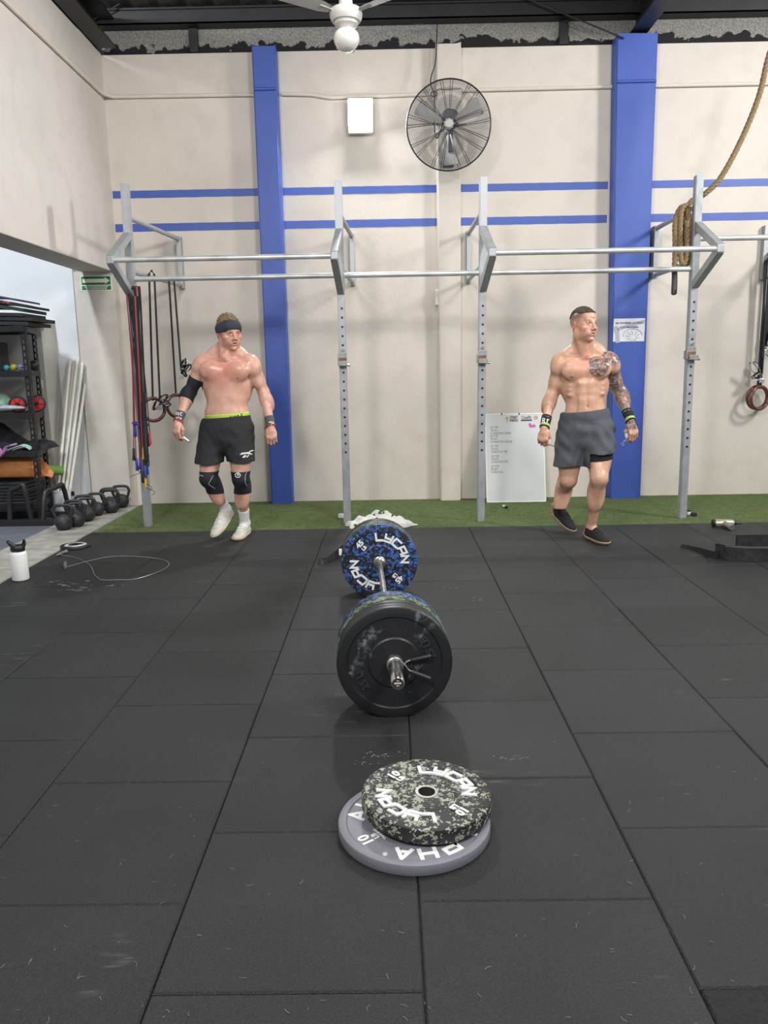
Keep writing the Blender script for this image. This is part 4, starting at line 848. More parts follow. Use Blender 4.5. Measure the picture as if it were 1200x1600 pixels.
# crumpled shirt behind the barbell
c = Vector((-.10,6.42,0)); bm=bmesh.new(); n=46; gr=[]
def hsh(x,y):
    r=math.sqrt((x/.30)**2+((y)/.15)**2); e=max(0,1-r*r)
    f=.5+.5*math.sin(x*34+3*math.sin(y*22))*math.cos(y*31+2*math.sin(x*18)); g=.5+.5*math.sin(x*71+y*53+1.2)
    return .004+e**.6*(.045+.075*f*(1-abs(x)/.5)+.02*g)
for i in range(n+1):
    row=[]
    for j in range(n+1):
        a=2*math.pi*j/n; rr=i/n*(1+.10*math.sin(3*a+1)+.07*math.sin(7*a)); x,y=rr*.29*math.cos(a),rr*.145*math.sin(a); row.append(bm.verts.new((c.x+x,c.y+y,hsh(x,y) if i<n else .002)))
    gr.append(row)
for i in range(n):
    for j in range(n): bm.faces.new((gr[i][j],gr[i+1][j],gr[i+1][j+1],gr[i][j+1])) 
bmesh.ops.remove_doubles(bm,verts=bm.verts,dist=.0004)
M_shirt = mat('printed_shirt',(.72,.72,.67),.9); n_,L_,b_=nodes_of(M_shirt); tc=n_.new('ShaderNodeTexCoord'); v=n_.new('ShaderNodeTexNoise'); v.inputs['Scale'].default_value=13; v.inputs['Detail'].default_value=2; L_.new(tc.outputs['Object'],v.inputs['Vector'])
cr=n_.new('ShaderNodeValToRGB'); e=cr.color_ramp.elements; e[0].position=.35; e[0].color=(.05,.05,.05,1); e[1].position=.40; e[1].color=(.72,.72,.67,1); L_.new(v.outputs['Fac'],cr.inputs[0]); L_.new(cr.outputs[0],b_.inputs['Base Color'])
o=finish(bm,'crumpled_shirt',M_shirt,smooth=True,angle=180); centre(o); tag(o,'crumpled white patterned shirt heaped on the turf edge behind the barbell','clothing')
# small things on the turf
def small(name,label,cat,parts_):
    for i,(bm,m) in enumerate(parts_):
        if i==0: o=finish(bm,name,m,smooth=True,angle=35); centre(o); tag(o,label,cat); root=o
        else: finish(bm,'cap',m,root,smooth=True,angle=35)
c=FL(534,809); bm=bmesh.new(); add_box(bm,(c.x-.03,c.y-.02,0),(c.x+.028,c.y+.02,.036),.005); small('chalk_block','small white chalk block on the turf left of the second post','chalk',[(bm,mat('chalk',(.74,.72,.66),.9,bump=.3,bscale=60))])
c=FL(790,792,.012); bm=bmesh.new(); add_tube(bm,[(c.x-.012,c.y+.05,.012),(c.x,c.y,.012)],.0115,12); b2=bmesh.new(); add_tube(b2,[(c.x,c.y+.002,.012),(c.x+.006,c.y-.03,.012)],.012,12); small('marker_pen','white marker with black cap lying on turf below the whiteboard','marker',[(bm,M_whitep),(b2,M_black)])
c=FL(1074,804); bm=bmesh.new(); add_box(bm,(c.x-.008,c.y-.03,0),(c.x+.020,c.y+.02,.03),.004); b2=bmesh.new(); add_box(b2,(c.x-.008,c.y-.03,.03),(c.x+.020,c.y+.02,.042),.004); small('tape_roll','small white and black box on turf at the foot of the right post','box',[(bm,M_whitep),(b2,M_black)])
c=FL(1084,806); bm=bmesh.new(); add_box(bm,(c.x-.024,c.y-.02,0),(c.x+.024,c.y+.02,.028),.008); small('eraser','small black board eraser on the turf right of the right post','eraser',[(bm,M_dark)])
# lint and chalk dust nobody could count
bm=bmesh.new()
for k in range(115):
    u_,v_=random.uniform(0,1200),random.uniform(1150,1600)
    if 480<u_<800 and v_<1400: continue
    p=FL(u_,v_,.0016)
    a=random.uniform(0,6.28); l=random.uniform(.003,.010); cv=random.uniform(-.7,.7); t_=Vector((math.cos(a),math.sin(a),0)); s_=Vector((-t_.y,t_.x,0))
    add_tube(bm,[p-t_*l+s_*cv*l*.6,p,p+t_*l+s_*cv*l*.6],random.uniform(.0003,.00055),4)
o=finish(bm,'lint',mat('lint',(.30,.29,.27),.8)); tag(o,'pale lint and hair curls scattered over the near rubber tiles','lint',kind='stuff')
bm=bmesh.new()
def flakes(u_,v_,du,dv,nf,smax):
    for k in range(nf):
        p=FL(random.gauss(u_,du),random.gauss(v_,dv),.0015); w,l=random.uniform(.2,1)*smax,random.uniform(.03,.09)*smax*4; n=9
        pts=[]
        for q_ in range(n):
            a=6.283*q_/n; rr=random.uniform(.5,1.); pts.append(bm.verts.new((p.x+w*rr*math.cos(a),p.y+l*rr*math.sin(a),.0013+random.uniform(0,.0004))))
        bm.faces.new(pts)
for a in ((112,918,12,4,16,.03),(128,922,10,2,8,.025),(85,911,8,2,8,.025),(600,1181,22,4,22,.008),(800,1184,14,2,14,.008),(570,1190,16,3,14,.006),(178,914,10,3,6,.025),(745,935,10,2,5,.02),(700,918,12,1,5,.018)): flakes(*a)
o=finish(bm,'chalk_dust',mat('chalk_dust',(.24,.24,.235),.95)); tag(o,'white chalk smears on the rubber floor beside the barbell and the speed rope','chalk',kind='stuff')
# ================================================================== side room: kettlebells, bars, bucket, pipes, shelf
M_iron = mat('cast_iron_black', (.022,.022,.023), .5, var=.35, scale=18, bump=.2, bscale=90, rvar=.12)
def kettlebell(label, x, y, r, yaw):
    t = thing('kettlebell', label, 'kettlebell', (x,y,.004), 'kettlebells lined up on the concrete kerb')
    M = Matrix.Translation((x,y,.004)) @ Matrix.Rotation(yaw,4,'Z')
    prof = [(0,0),(r*.55,0),(r*.62,.004)]
    for k in range(14):
        a = -1.02+2.45*k/13; prof.append((r*math.cos(a) if k<13 else r*.12, r*.86+r*math.sin(a)))
    prof.append((0,r*1.86)); bm = bmesh.new(); add_lathe(bm, prof, 30, M); finish(bm,'bell',M_iron,t,smooth=True)
    w,h = r*1.12, r*1.62; z0 = r*1.30; bm = bmesh.new()
    pts = catmull([(-w*.62,0,z0-.02),(-w*.86,0,z0+h*.30),(-w*.97,0,z0+h*.66),(-w*.72,0,z0+h*.94),(0,0,z0+h),(w*.72,0,z0+h*.94),(w*.97,0,z0+h*.66),(w*.86,0,z0+h*.30),(w*.62,0,z0-.02)],6)
    add_tube(bm,[M@p for p in pts],r*.185,12); finish(bm,'handle',M_iron,t,smooth=True)
    return t
kb = [(-2.775,6.46,.072,.1),(-2.715,6.59,.069,.25),(-2.785,6.715,.070,.1),(-2.72,6.84,.069,.3),(-2.79,6.965,.071,.2),(-2.73,7.095,.070,.1),(-2.640,7.228,.073,-.05),(-2.70,7.36,.072,.2),(-2.640,7.512,.072,.15)]
names = ['black kettlebell nearest the camera at the front of the kerb row','black kettlebell second from the front of the kerb row','black kettlebell third from the front, set back towards the bars','black kettlebell fourth from the front of the kerb row','black kettlebell fifth from the front, mid kerb row','black kettlebell behind the middle of the kerb row, nearest the bucket','shiny black kettlebell seventh in the row, beside the turf edge','black kettlebell second from the wall end of the kerb row','black kettlebell last in the row, nearest the back wall']
for (x,y,r,a),lb in zip(kb,names): kettlebell(lb,x,y,r,a)
# low parallel bars
M_tube = mat('black_powder_steel', (.020,.020,.021), .35, rvar=.12, scale=30)
def push_bar(label, foot_px, top1, top2, foot2, Y1, Y2, rails, more=()):
    t = thing('parallel_bars', label, 'exercise bar', (PY(*foot_px,Y1).x,Y1,0))
    for foot_px,top1,top2,foot2,Y1,Y2 in [(foot_px,top1,top2,foot2,Y1,Y2)]+list(more):
      a=PY(*foot_px,Y1); b=PY(*top1,Y1+.02); c=PY(*top2,Y2-.03); d=PY(*foot2,Y2); a.z=.05; d.z=.05
      m1=b+Vector((0,0,-.06)); m2=c+Vector((0,0,-.07)); P=[a,m1]+catmull([m1,b+(c-b)*.12+Vector((0,0,.0)),b.lerp(c,.3)],5)[1:]+catmull([b.lerp(c,.75),c-(c-b)*.10,m2],5)+[d]
      bm=bmesh.new(); add_tube(bm,P,.0215,12); finish(bm,'grip_hoop',M_tube,t,smooth=True)
    for (x0,x1,y) in rails:
        bm=bmesh.new(); add_box(bm,(x0,y-.03,0),(x1,y+.03,.055),.006); finish(bm,'base_rail',M_tube,t)
    return t
push_bar('low black steel parallel bars with two hoops standing before the shelf',(68,815),(67,770),(100,756),(108,790),6.68,7.05,[(-4.1,-2.962,6.68),(-4.1,-2.90,7.05)],[((16,815),(14,768),(38,757),(47,790),6.665,6.695)])
# bucket with PVC pipes
bk = thing('bucket', 'white plastic bucket holding the white pipes beside the shelf', 'bucket', (-3.10,7.20,0))
bx0 = (PY(76,770,7.2)+PY(105,770,7.2))/2; rbk=(PY(105,770,7.2)-PY(76,770,7.2)).length/2*.93; bx0.x+=.022; zt=PY(90,766,7.2).z
bk.location=(bx0.x,7.225,0); Mk=Matrix.Translation((bx0.x,7.225,0))
bm=bmesh.new(); add_lathe(bm,[(0,.0),(rbk*.9,0),(rbk,zt-.015),(rbk*1.05,zt-.012),(rbk*1.05,zt),(rbk*.97,zt),(rbk*.88,.006),(0,.006)],36,Mk); finish(bm,'tub',mat('bucket_white',(.76,.79,.84),.4),bk,smooth=True,angle=30)
M_pvc=mat('pvc_white',(.76,.74,.68),.4,var=.04,scale=5)
pp=[((86,775),(110,561),'white PVC pipe leftmost of the pipes leaning in the bucket'),((90,775),(116,564),'white PVC pipe second from the left in the bucket'),((94,775),(121,561),'white PVC pipe third from the left, tallest in the bucket'),((97,775),(125,566),'white PVC pipe fourth from the left in the bucket'),((99,775),(129,567),'white PVC pipe fifth from the left in the bucket'),((101,775),(133,600),'white PVC pipe rightmost and shortest in the bucket')]
for k,(a,b_,lb) in enumerate(pp):
    A_=Vector((bx0.x-.050+.0165*k,7.176+.038*(k%2),.009)); B2=PY(*b_,7.585+.045*(k%2)); d=(B2-A_)
    bm=bmesh.new(); M=axis_matrix(A_,d); ln=(B2-A_).length
    add_lathe(bm,[(.011,0),(.0155,0),(.0155,ln),(.011,ln)],14,M,closed=True); o=finish(bm,'pvc_pipe',M_pvc,smooth=True); centre(o,A_); tag(o,lb,'pipe','pipes in the white bucket')
# shelf
shf=thing('storage_shelf','black boltless metal shelf with perforated posts at the left edge','shelf',(-3.6,6.95,0))
XR,XL,YF,YBk,ZT=-3.075,-4.25,6.75,7.24,1.672
XRB = -3.20
def perforated(x,y,sx,sy,name='post'):
    """angle-iron upright with real slots, corner at (x,y), flanges running sx along x and sy along y"""
    bm=bmesh.new(); w=.042; p=.055; th=.003
    for ax_ in (0,1):
        def quad(u0,u1,z0,z1):
            if ax_==0: add_box(bm,(min(x,x+sx*u0,x+sx*u1) if 0 else min(x+sx*u0,x+sx*u1),y-th/2,z0),(max(x+sx*u0,x+sx*u1),y+th/2,z1))
            else: add_box(bm,(x-th/2,min(y+sy*u0,y+sy*u1),z0),(x+th/2,max(y+sy*u0,y+sy*u1),z1))
        quad(0,w*.36,0,ZT+.03); quad(w*.70,w,0,ZT+.03)
        z=0
        while z<ZT: quad(w*.36,w*.70,z,z+p*.45); z+=p
        quad(w*.36,w*.70,z,ZT+.03)
    return finish(bm,name,M_black_steel,shf)
perforated(XR,YF,-1,1); perforated(XRB,YBk,-1,-1); perforated(XL,YF,1,1); perforated(XL,YBk,1,-1)
levels=[1.66,1.285,.925,.60,.14]
M_shelfb=mat('shelf_board',(.05,.048,.045),.7)
for z in levels:
    bm=bmesh.new()
    add_box(bm,(XL,YF-.012,z),(XR,YF-.002,z+.05),.002); add_box(bm,(XL,YBk+.002,z),(XRB,YBk+.012,z+.05),.002); bar4(bm,(XR,YF,z+.025),(XRB,YBk,z+.025),.012,.05); add_box(bm,(XL-.006,YF,z),(XL+.004,YBk,z+.05),.002)
    finish(bm,'shelf_beam',M_black_steel,shf); box('shelf_board',(XL+.006,YF,z+.034),(XRB-.004,YBk,z+.048),M_shelfb,shf)
TOP=lambda i:levels[i]+.05
# mats on the top shelf
M_mats=[mat('mat_black',(.020,.021,.022),.8,bump=1.,bscale=90),mat('mat_green_dark',(.02,.034,.025),.8,bump=1.,bscale=90),mat('mat_navy',(.03,.03,.09),.7,bump=.8,bscale=90),mat('mat_rose',(.36,.09,.11),.7,bump=.8,bscale=90)]
mats_=[(0,0,.030,-.02,'lowest black rubber mat on the top shelf'),(0,.037,.028,.02,'second black rubber mat in the stack on the top shelf'),(0,.075,.028,-.06,'third black rubber mat, drooping, on the top shelf'),(1,.120,.028,-.05,'dark green rubber mat in the stack on the top shelf'),(0,.154,.022,-.02,'black rubber mat fifth from the bottom on the top shelf'),(3,.188,.012,-.14,'thin rose-red mat near the top of the stack'),(2,.212,.016,-.10,'dark navy mat topmost of the stack on the shelf')]
for k,(mi,dz,th,dx,lb) in enumerate(mats_):
    bm=bmesh.new(); n=20; x1=-3.02+dx; x0=-4.1; y0,y1=6.74,7.2; rows=[]
    for i in range(n+1):
        f=i/n; x=x0+(x1-x0)*f; z=TOP(0)+.004+dz+(.05 if k>2 else .02)*math.sin(f*math.pi)*.5-.08*max(0,f-.72)*(1.5 if k>2 else .1)+(.0 if k<3 else .022)
        e=.006*math.sin(i*2.6) 
        rows.append([bm.verts.new((x,y0+e,z)),bm.verts.new((x,y1,z)),bm.verts.new((x,y1,z+th)),bm.verts.new((x,y0+e,z+th))])
    for A,B in zip(rows,rows[1:]):
        for q_ in range(4): bm.faces.new((A[q_],A[(q_+1)%4],B[(q_+1)%4],B[q_]))
    bm.faces.new(rows[0][::-1]); bm.faces.new(rows[-1]); o=finish(bm,'rubber_mat',M_mats[mi]); centre(o); tag(o,lb,'mat','mats stacked on the top shelf')
# second shelf: dark box, balls, clamp
o=box('foam_box',(-3.72,6.80,TOP(1)),(-3.40,7.1,TOP(1)+.25),mat('ribbed_foam',(.03,.03,.033),.8,bump=1.,bscale=70),bevel=.012); centre(o); tag(o,'dark ribbed upright box on the second shelf','box')
zb=TOP(1)
for (u_,r,c,lb) in ((9,.027,(.03,.34,.38),'small teal ball on the second shelf'),(20,.030,(.55,.40,.03),'yellow ball on the second shelf beside the post'),(31,.030,(.16,.24,.52),'pale blue ball on the second shelf behind the post'),(43,.045,(.02,.022,.022),'large black ball on the second shelf right of the post')):
    x=PY(u_,570,6.86).x; bm=bmesh.new(); bmesh.ops.create_uvsphere(bm,u_segments=24,v_segments=14,radius=r); bmesh.ops.translate(bm,verts=bm.verts,vec=(x,6.87 if r<.04 else 6.99,zb+r))
    for f in bm.faces: f.smooth=True
    o=finish(bm,'massage_ball',mat('ball_'+lb.split()[1],c,.45,c2=tuple(q*.45 for q in c),scale=16),smooth=True,angle=180); centre(o); tag(o,lb,'ball','balls on the second shelf')
bm=bmesh.new(); 
for k in range(3): add_tube(bm,[Vector((-3.17+.035*math.cos(a),6.86+.03*math.sin(a)+k*.02,zb+.012+.022*k)) for a in np.linspace(0,6.28,20)[:-1]],.009,8,closed=True)
o=finish(bm,'rope_coil',mat('grey_cord',(.10,.10,.11),.6),smooth=True); centre(o); tag(o,'dark coiled cable on the second shelf at its right end','cable')
# third shelf: ab wheels, pouch, mint ball
zc=TOP(2)
for (u_,Yy,r,lb) in ((28,6.86,.072,'red ab wheel left of the front post on the third shelf'),(58,6.92,.074,'red ab wheel right of the front post on the third shelf')):
    c=PY(u_,632,Yy); c.z=zc+r; t=thing('ab_wheel',lb,'ab wheel',(c.x,c.y,zc),'ab wheels on the third shelf'); M=axis_matrix(c,(.25,-1,.0))
    bm=bmesh.new(); add_lathe(bm,[(.018,-.018),(r-.012,-.018),(r-.012,.018),(.018,.022)],32,M,closed=True); finish(bm,'wheel',mat('ab_red',(.55,.02,.025),.4),t,smooth=True)
    bm=bmesh.new(); add_lathe(bm,[(r-.014,-.022),(r,-.020),(r,.020),(r-.014,.022)],32,M,closed=True); finish(bm,'tyre',M_black,t,smooth=True)
    for k in range(6):
        bm=bmesh.new(); a=k*math.pi/3; add_box(bm,(.018,-.004,.018),(r-.014,.004,.026),.001,M@Matrix.Rotation(a,4,'Z')); finish(bm,'spoke',mat('ab_red_dark',(.30,.012,.015),.5),t)
    bm=bmesh.new(); add_tube(bm,[M@Vector((0,0,-.06)),M@Vector((0,0,.06))],.014,12); finish(bm,'axle_grip',M_black,t,smooth=True)
bm=bmesh.new(); vs=[]
for i in range(13):
    f=i/12; x=-3.55+.40*f; row=[]
    for j in range(10):
        a=math.pi*2*j/10; row.append(bm.verts.new((x+.01*math.sin(a*2),6.772+.034*math.cos(a)*(1-abs(f-.5)**3*4),zc+.003+.026*(1+math.sin(a))*(1-abs(f-.45)**2*2.6)+.035*f)))
    vs.append(row)
for A,B in zip(vs,vs[1:]):
    for q_ in range(10): bm.faces.new((A[q_],A[(q_+1)%10],B[(q_+1)%10],B[q_]))
bm.faces.new(vs[0][::-1]); bm.faces.new(vs[-1]); o=finish(bm,'plastic_pouch',mat('clear_grey_pouch',(.50,.53,.56),.25,c2=(.30,.32,.34),scale=20),smooth=True); centre(o); tag(o,'silvery grey pouch lying before the red ab wheels on the third shelf','pouch')
c=PY(2,632,6.95); bm=bmesh.new(); bmesh.ops.create_uvsphere(bm,u_segments=28,v_segments=16,radius=.085); bmesh.ops.translate(bm,verts=bm.verts,vec=(c.x,6.95,zc+.085)); o=finish(bm,'exercise_ball',mat('mint',(.36,.58,.46),.5),smooth=True,angle=180); centre(o); tag(o,'pale mint ball at the left end of the third shelf','ball')
# fourth shelf: black bag and coloured bands
zd=TOP(3)
def bag(name,lb,cat,x0,x1,y0,y1,h,m,seed):
    bm=bmesh.new(); n=26; rr=random.Random(seed); a1,a2,a3=[rr.uniform(0,6) for _ in range(3)]; top=[];bot=[]
    for i in range(n+1):
        f=i/n; r1=[];r2=[]
        for j in range(13):
            g=j/12; e=(math.sin(math.pi*min(1,max(0,g)))**.5)*(1-abs(2*f-1)**6)
            z=h(f)*e*(1+.10*math.sin(f*17+a1+g*4)+.08*math.sin(f*31+a2-g*9)); r1.append(bm.verts.new((x0+(x1-x0)*f,y0+(y1-y0)*g,zd+.004+max(.002,z)))); r2.append(bm.verts.new((x0+(x1-x0)*f,y0+(y1-y0)*g,zd+.003)))
        top.append(r1);bot.append(r2)
    for i in range(n):
        for j in range(12):
            bm.faces.new((top[i][j],top[i+1][j],top[i+1][j+1],top[i][j+1])); bm.faces.new((bot[i][j+1],bot[i+1][j+1],bot[i+1][j],bot[i][j]))
    for i in range(n):
        for j in (0,12): bm.faces.new((top[i][j],bot[i][j],bot[i+1][j],top[i+1][j]))
    for i in (0,n):
        for j in range(12): bm.faces.new((top[i][j],top[i][j+1],bot[i][j+1],bot[i][j]))
    o=finish(bm,name,m,smooth=True,angle=60); centre(o); tag(o,lb,cat)
bag('duffel_bag','black folded bag sloping across the fourth shelf','bag',-3.95,-3.255,6.84,7.18,lambda f:.09+.12*math.exp(-((f-.62)/.22)**2),M_dark,3)
bag('black_jacket','crumpled black jacket hanging over the right end of the fourth shelf','clothing',-3.24,-3.02,6.80,7.10,lambda f:.075,M_dark,8)
def ribbon(lb,m,pts,w):
    bm=bmesh.new(); strap(bm,catmull(pts,6),w,.004,side=(.2,.9,.2)); o=finish(bm,'mini_band',m); centre(o); tag(o,lb,'band','coloured bands on the fourth shelf')
yy=6.765
ribbon('pink looped band drooping over the fourth shelf edge',mat('pink_band',(.62,.20,.42),.5),[(-3.58,yy,zd+.03),(-3.48,yy-.02,zd+.05),(-3.40,yy-.035,zd+.02),(-3.38,yy-.045,zd-.03),(-3.45,yy-.045,zd-.045),(-3.55,yy-.04,zd-.03)],.05)
ribbon('lilac looped band lying on the fourth shelf edge',mat('lilac_band',(.42,.27,.55),.5),[(-3.56,yy,zd-.01),(-3.42,yy-.045,zd-.055),(-3.36,yy-.045,zd-.02),(-3.33,yy-.01,zd+.04),(-3.26,yy+.02,zd+.06)],.05)
ribbon('mint green band folded on the fourth shelf',mat('mint_band',(.30,.55,.43),.5),[(-3.33,yy,zd+.012),(-3.26,yy,zd+.035),(-3.20,yy,zd+.05),(-3.15,yy,zd+.03),(-3.13,yy,zd+.012)],.05)
ribbon('rose striped band between the mint folds on the fourth shelf',mat('rose_band',(.60,.28,.33),.5),[(-3.28,yy-.012,zd+.01),(-3.22,yy-.014,zd+.032),(-3.17,yy-.012,zd+.04)],.04)
# bottom: orange roll, green mat, step boards
M_or=mat('orange_foam',(.58,.23,.07),.75,var=.15,scale=20,bump=.3,bscale=120)
roll=thing('yoga_mat_roll','orange rolled exercise mat lying on the lower shelf','mat',(-3.4,6.9,.33)); zr=.508
bm=bmesh.new(); x0,x1=-3.95,-3.14; th_=.009; ins,outs=[],[]
for k in range(100):
    a=k/99*2*math.pi*2.55+.4; r=.045+.050*k/99
    for lst,rr in ((ins,r),(outs,r+th_)): lst.append([bm.verts.new((x,6.93+rr*math.cos(a),zr-.03+rr*math.sin(a))) for x in (x0,x1)])
for k in range(99):
    for q_ in ((ins[k][0],ins[k][1],ins[k+1][1],ins[k+1][0]),(outs[k][0],outs[k+1][0],outs[k+1][1],outs[k][1]),(ins[k][1],outs[k][1],outs[k+1][1],ins[k+1][1]),(ins[k][0],ins[k+1][0],outs[k+1][0],outs[k][0])): bm.faces.new(q_)
for k in (0,99): bm.faces.new((ins[k][0],outs[k][0],outs[k][1],ins[k][1]))
finish(bm,'rolled_sheet',M_or,roll,smooth=True,angle=50)
bm=bmesh.new(); A_,B_=[],[]
for i in range(10):
    f=i/9
    for lst,o_ in ((A_,0),(B_,.008)): lst.append([bm.verts.new((-3.145+.135*f,6.845+.13*g*(1-.55*f),zr-.105+.075*f*(1-f)+.135*g*(1-.75*f)*(.55+.45*g)+o_-.008)) for g in (0,.35,.7,1)])
for i in range(9):
    for j in range(3):
        for L2 in (A_,B_): bm.faces.new((L2[i][j],L2[i+1][j],L2[i+1][j+1],L2[i][j+1]))
    for j in (0,3): bm.faces.new((A_[i][j],B_[i][j],B_[i+1][j],A_[i+1][j]))
for i in (0,9):
    for j in range(3): bm.faces.new((A_[i][j],A_[i][j+1],B_[i][j+1],B_[i][j]))
finish(bm,'loose_flap',M_or,roll,smooth=True)
sup=thing('mat_stack','stack of black stepped boards under the orange mat roll','step',(-3.6,7.0,.19))
for k in range(6):
    z0=.195+.029*k; box('step_board',(-4.0,6.82+.006*(k%2),z0),(-3.225-.01*(k%3),7.18,z0+.024),mat('step_black',(.022,.022,.022),.55,var=.3,scale=12),sup,bevel=.004)
bm=bmesh.new(); add_tube(bm,[(-3.14,7.09,.44),(-3.02,7.13,.42)],.042,16); o=finish(bm,'green_roll',mat('green_foam',(.13,.30,.05),.7),smooth=True); centre(o); tag(o,'small green mat roll tucked behind the right end of the orange roll','mat')
# papers taped to the grey block edge
for (u_,v_,w,h,lb) in ((66,513,.03,.05,'small white paper tag taped on the grey wall beside the shelf top'),(64,600,.035,.07,'small white paper slip stuck on the grey wall behind the shelf')):
    p=PY(u_,v_,7.335); o=box('paper_tag',(p.x-w/2,7.3355,p.z-h/2),(p.x+w/2,7.339,p.z+h/2),M_whitep); centre(o); tag(o,lb,'paper')
# ================================================================== people: one continuous sculpted surface each
class Field:
    """signed-distance grid sculpted from smooth-joined primitives; mesh() extracts one closed surface"""
    def __init__(s, lo, hi, h):
        s.o = np.array(lo, np.float32); s.h = h; s.n = tuple(int(math.ceil((b-a)/h))+1 for a,b in zip(lo,hi)); s.D = np.full(s.n, .5, np.float32)
    def sl(s, lo, hi):
        a = np.maximum(0, np.floor((np.array(lo)-s.o)/s.h).astype(int)); b = np.minimum(np.array(s.n), np.ceil((np.array(hi)-s.o)/s.h).astype(int)+1)
        return tuple(slice(x,max(x,y)) for x,y in zip(a,b))
    def pts(s, S):
        ax = [s.o[i]+s.h*np.arange(S[i].start,S[i].stop,dtype=np.float32) for i in range(3)]
        return ax[0][:,None,None], ax[1][None,:,None], ax[2][None,None,:]
    def put(s, S, d, k, op):
        a = s.D[S]
        if op == 'add':
            hh = np.maximum(k-np.abs(a-d),0)/k; s.D[S] = np.minimum(a,d)-hh*hh*k*.25
        else:
            d = -d; hh = np.maximum(k-np.abs(a-d),0)/k; s.D[S] = np.maximum(a,d)+hh*hh*k*.25
    def cone(s, a, b, ra, rb, k=.02, op='add'):
        a, b = np.array(a,float), np.array(b,float); m = max(ra,rb)+k+3*s.h
        S = s.sl(np.minimum(a,b)-m, np.maximum(a,b)+m); x,y,z = s.pts(S); ab = b-a; L2 = max(1e-9, ab@ab)
        t = np.clip(((x-a[0])*ab[0]+(y-a[1])*ab[1]+(z-a[2])*ab[2])/L2, 0, 1)
        d = np.sqrt((x-a[0]-t*ab[0])**2+(y-a[1]-t*ab[1])**2+(z-a[2]-t*ab[2])**2)-(ra+(rb-ra)*t); s.put(S, d, k, op)
    def chain(s, pts, rs, k=.02, op='add'):
        for i in range(len(pts)-1): s.cone(pts[i], pts[i+1], rs[i], rs[i+1], k, op)
    def ell(s, c, r, F=None, k=.02, op='add'):
        """ellipsoid with radii r along the three axes F (rows)"""
        c = np.array(c,float); r = np.array(r,float); F = np.eye(3) if F is None else np.array(F,float); m = r.max()+k+3*s.h
        S = s.sl(c-m, c+m); x,y,z = s.pts(S); x,y,z = x-c[0],y-c[1],z-c[2]
        q = [F[i,0]*x+F[i,1]*y+F[i,2]*z for i in range(3)]
        k0 = np.sqrt(sum((q[i]/r[i])**2 for i in range(3))); k1 = np.sqrt(sum((q[i]/r[i]**2)**2 for i in range(3)))+1e-9
        s.put(S, k0*(k0-1)/k1, k, op)
    def at(s, P):
        """field value at points (n,3), trilinear-free nearest lookup"""
        i = np.clip(np.round((np.array(P)-s.o)/s.h).astype(int), 0, np.array(s.n)-1); return s.D[i[:,0],i[:,1],i[:,2]]
    def all_pts(s): return s.pts(tuple(slice(0,q) for q in s.n))
def extract(D, o, h):
    """surface nets"""
    s = D < 0
    c = [s[i:s.shape[0]-1+i, j:s.shape[1]-1+j, k:s.shape[2]-1+k] for i in (0,1) for j in (0,1) for k in (0,1)]
    cnt = sum(x.astype(np.uint8) for x in c); mask = (cnt>0)&(cnt<8); ijk = np.argwhere(mask)
    idx = np.full(mask.shape, -1, np.int64); idx[mask] = np.arange(len(ijk)); acc = np.zeros((len(ijk),3)); num = np.zeros(len(ijk))
    cv = {}
    for i in (0,1):
        for j in (0,1):
            for k in (0,1): cv[(i,j,k)] = D[ijk[:,0]+i, ijk[:,1]+j, ijk[:,2]+k].astype(np.float64)
    for ax in range(3):
        for p in (0,1):
            for q in (0,1):
                a = [0,0,0]; oth = [t for t in range(3) if t!=ax]; a[oth[0]]=p; a[oth[1]]=q; b = list(a); b[ax]=1
                da, db = cv[tuple(a)], cv[tuple(b)]; m = (da<0)!=(db<0); t = np.where(m, da/np.where(m,da-db,1), 0)
                P = np.tile(np.array(a,float),(len(ijk),1)); P[:,ax] += t; acc[m] += P[m]; num[m] += 1
    V = o + h*(ijk + acc/num[:,None]); faces = []
    for ax in range(3):
        o1, o2 = [t for t in range(3) if t!=ax]
        sa = [slice(None)]*3; sb = [slice(None)]*3; sa[ax]=slice(0,-1); sb[ax]=slice(1,None); e = s[tuple(sa)] != s[tuple(sb)]; E = np.argwhere(e)
        E = E[(E[:,o1]>0)&(E[:,o2]>0)&(E[:,o1]<mask.shape[o1])&(E[:,o2]<mask.shape[o2])]
        ins = s[E[:,0],E[:,1],E[:,2]]; q = []
        for d1,d2 in ((1,1),(0,1),(0,0),(1,0)):
            w = E.copy(); w[:,o1]-=d1; w[:,o2]-=d2; q.append(idx[w[:,0],w[:,1],w[:,2]])
        Q = np.stack(q,1); fl = ins if ax!=1 else ~ins; Q[~fl] = Q[~fl][:,::-1]; faces.append(Q)
    return V, np.concatenate(faces)
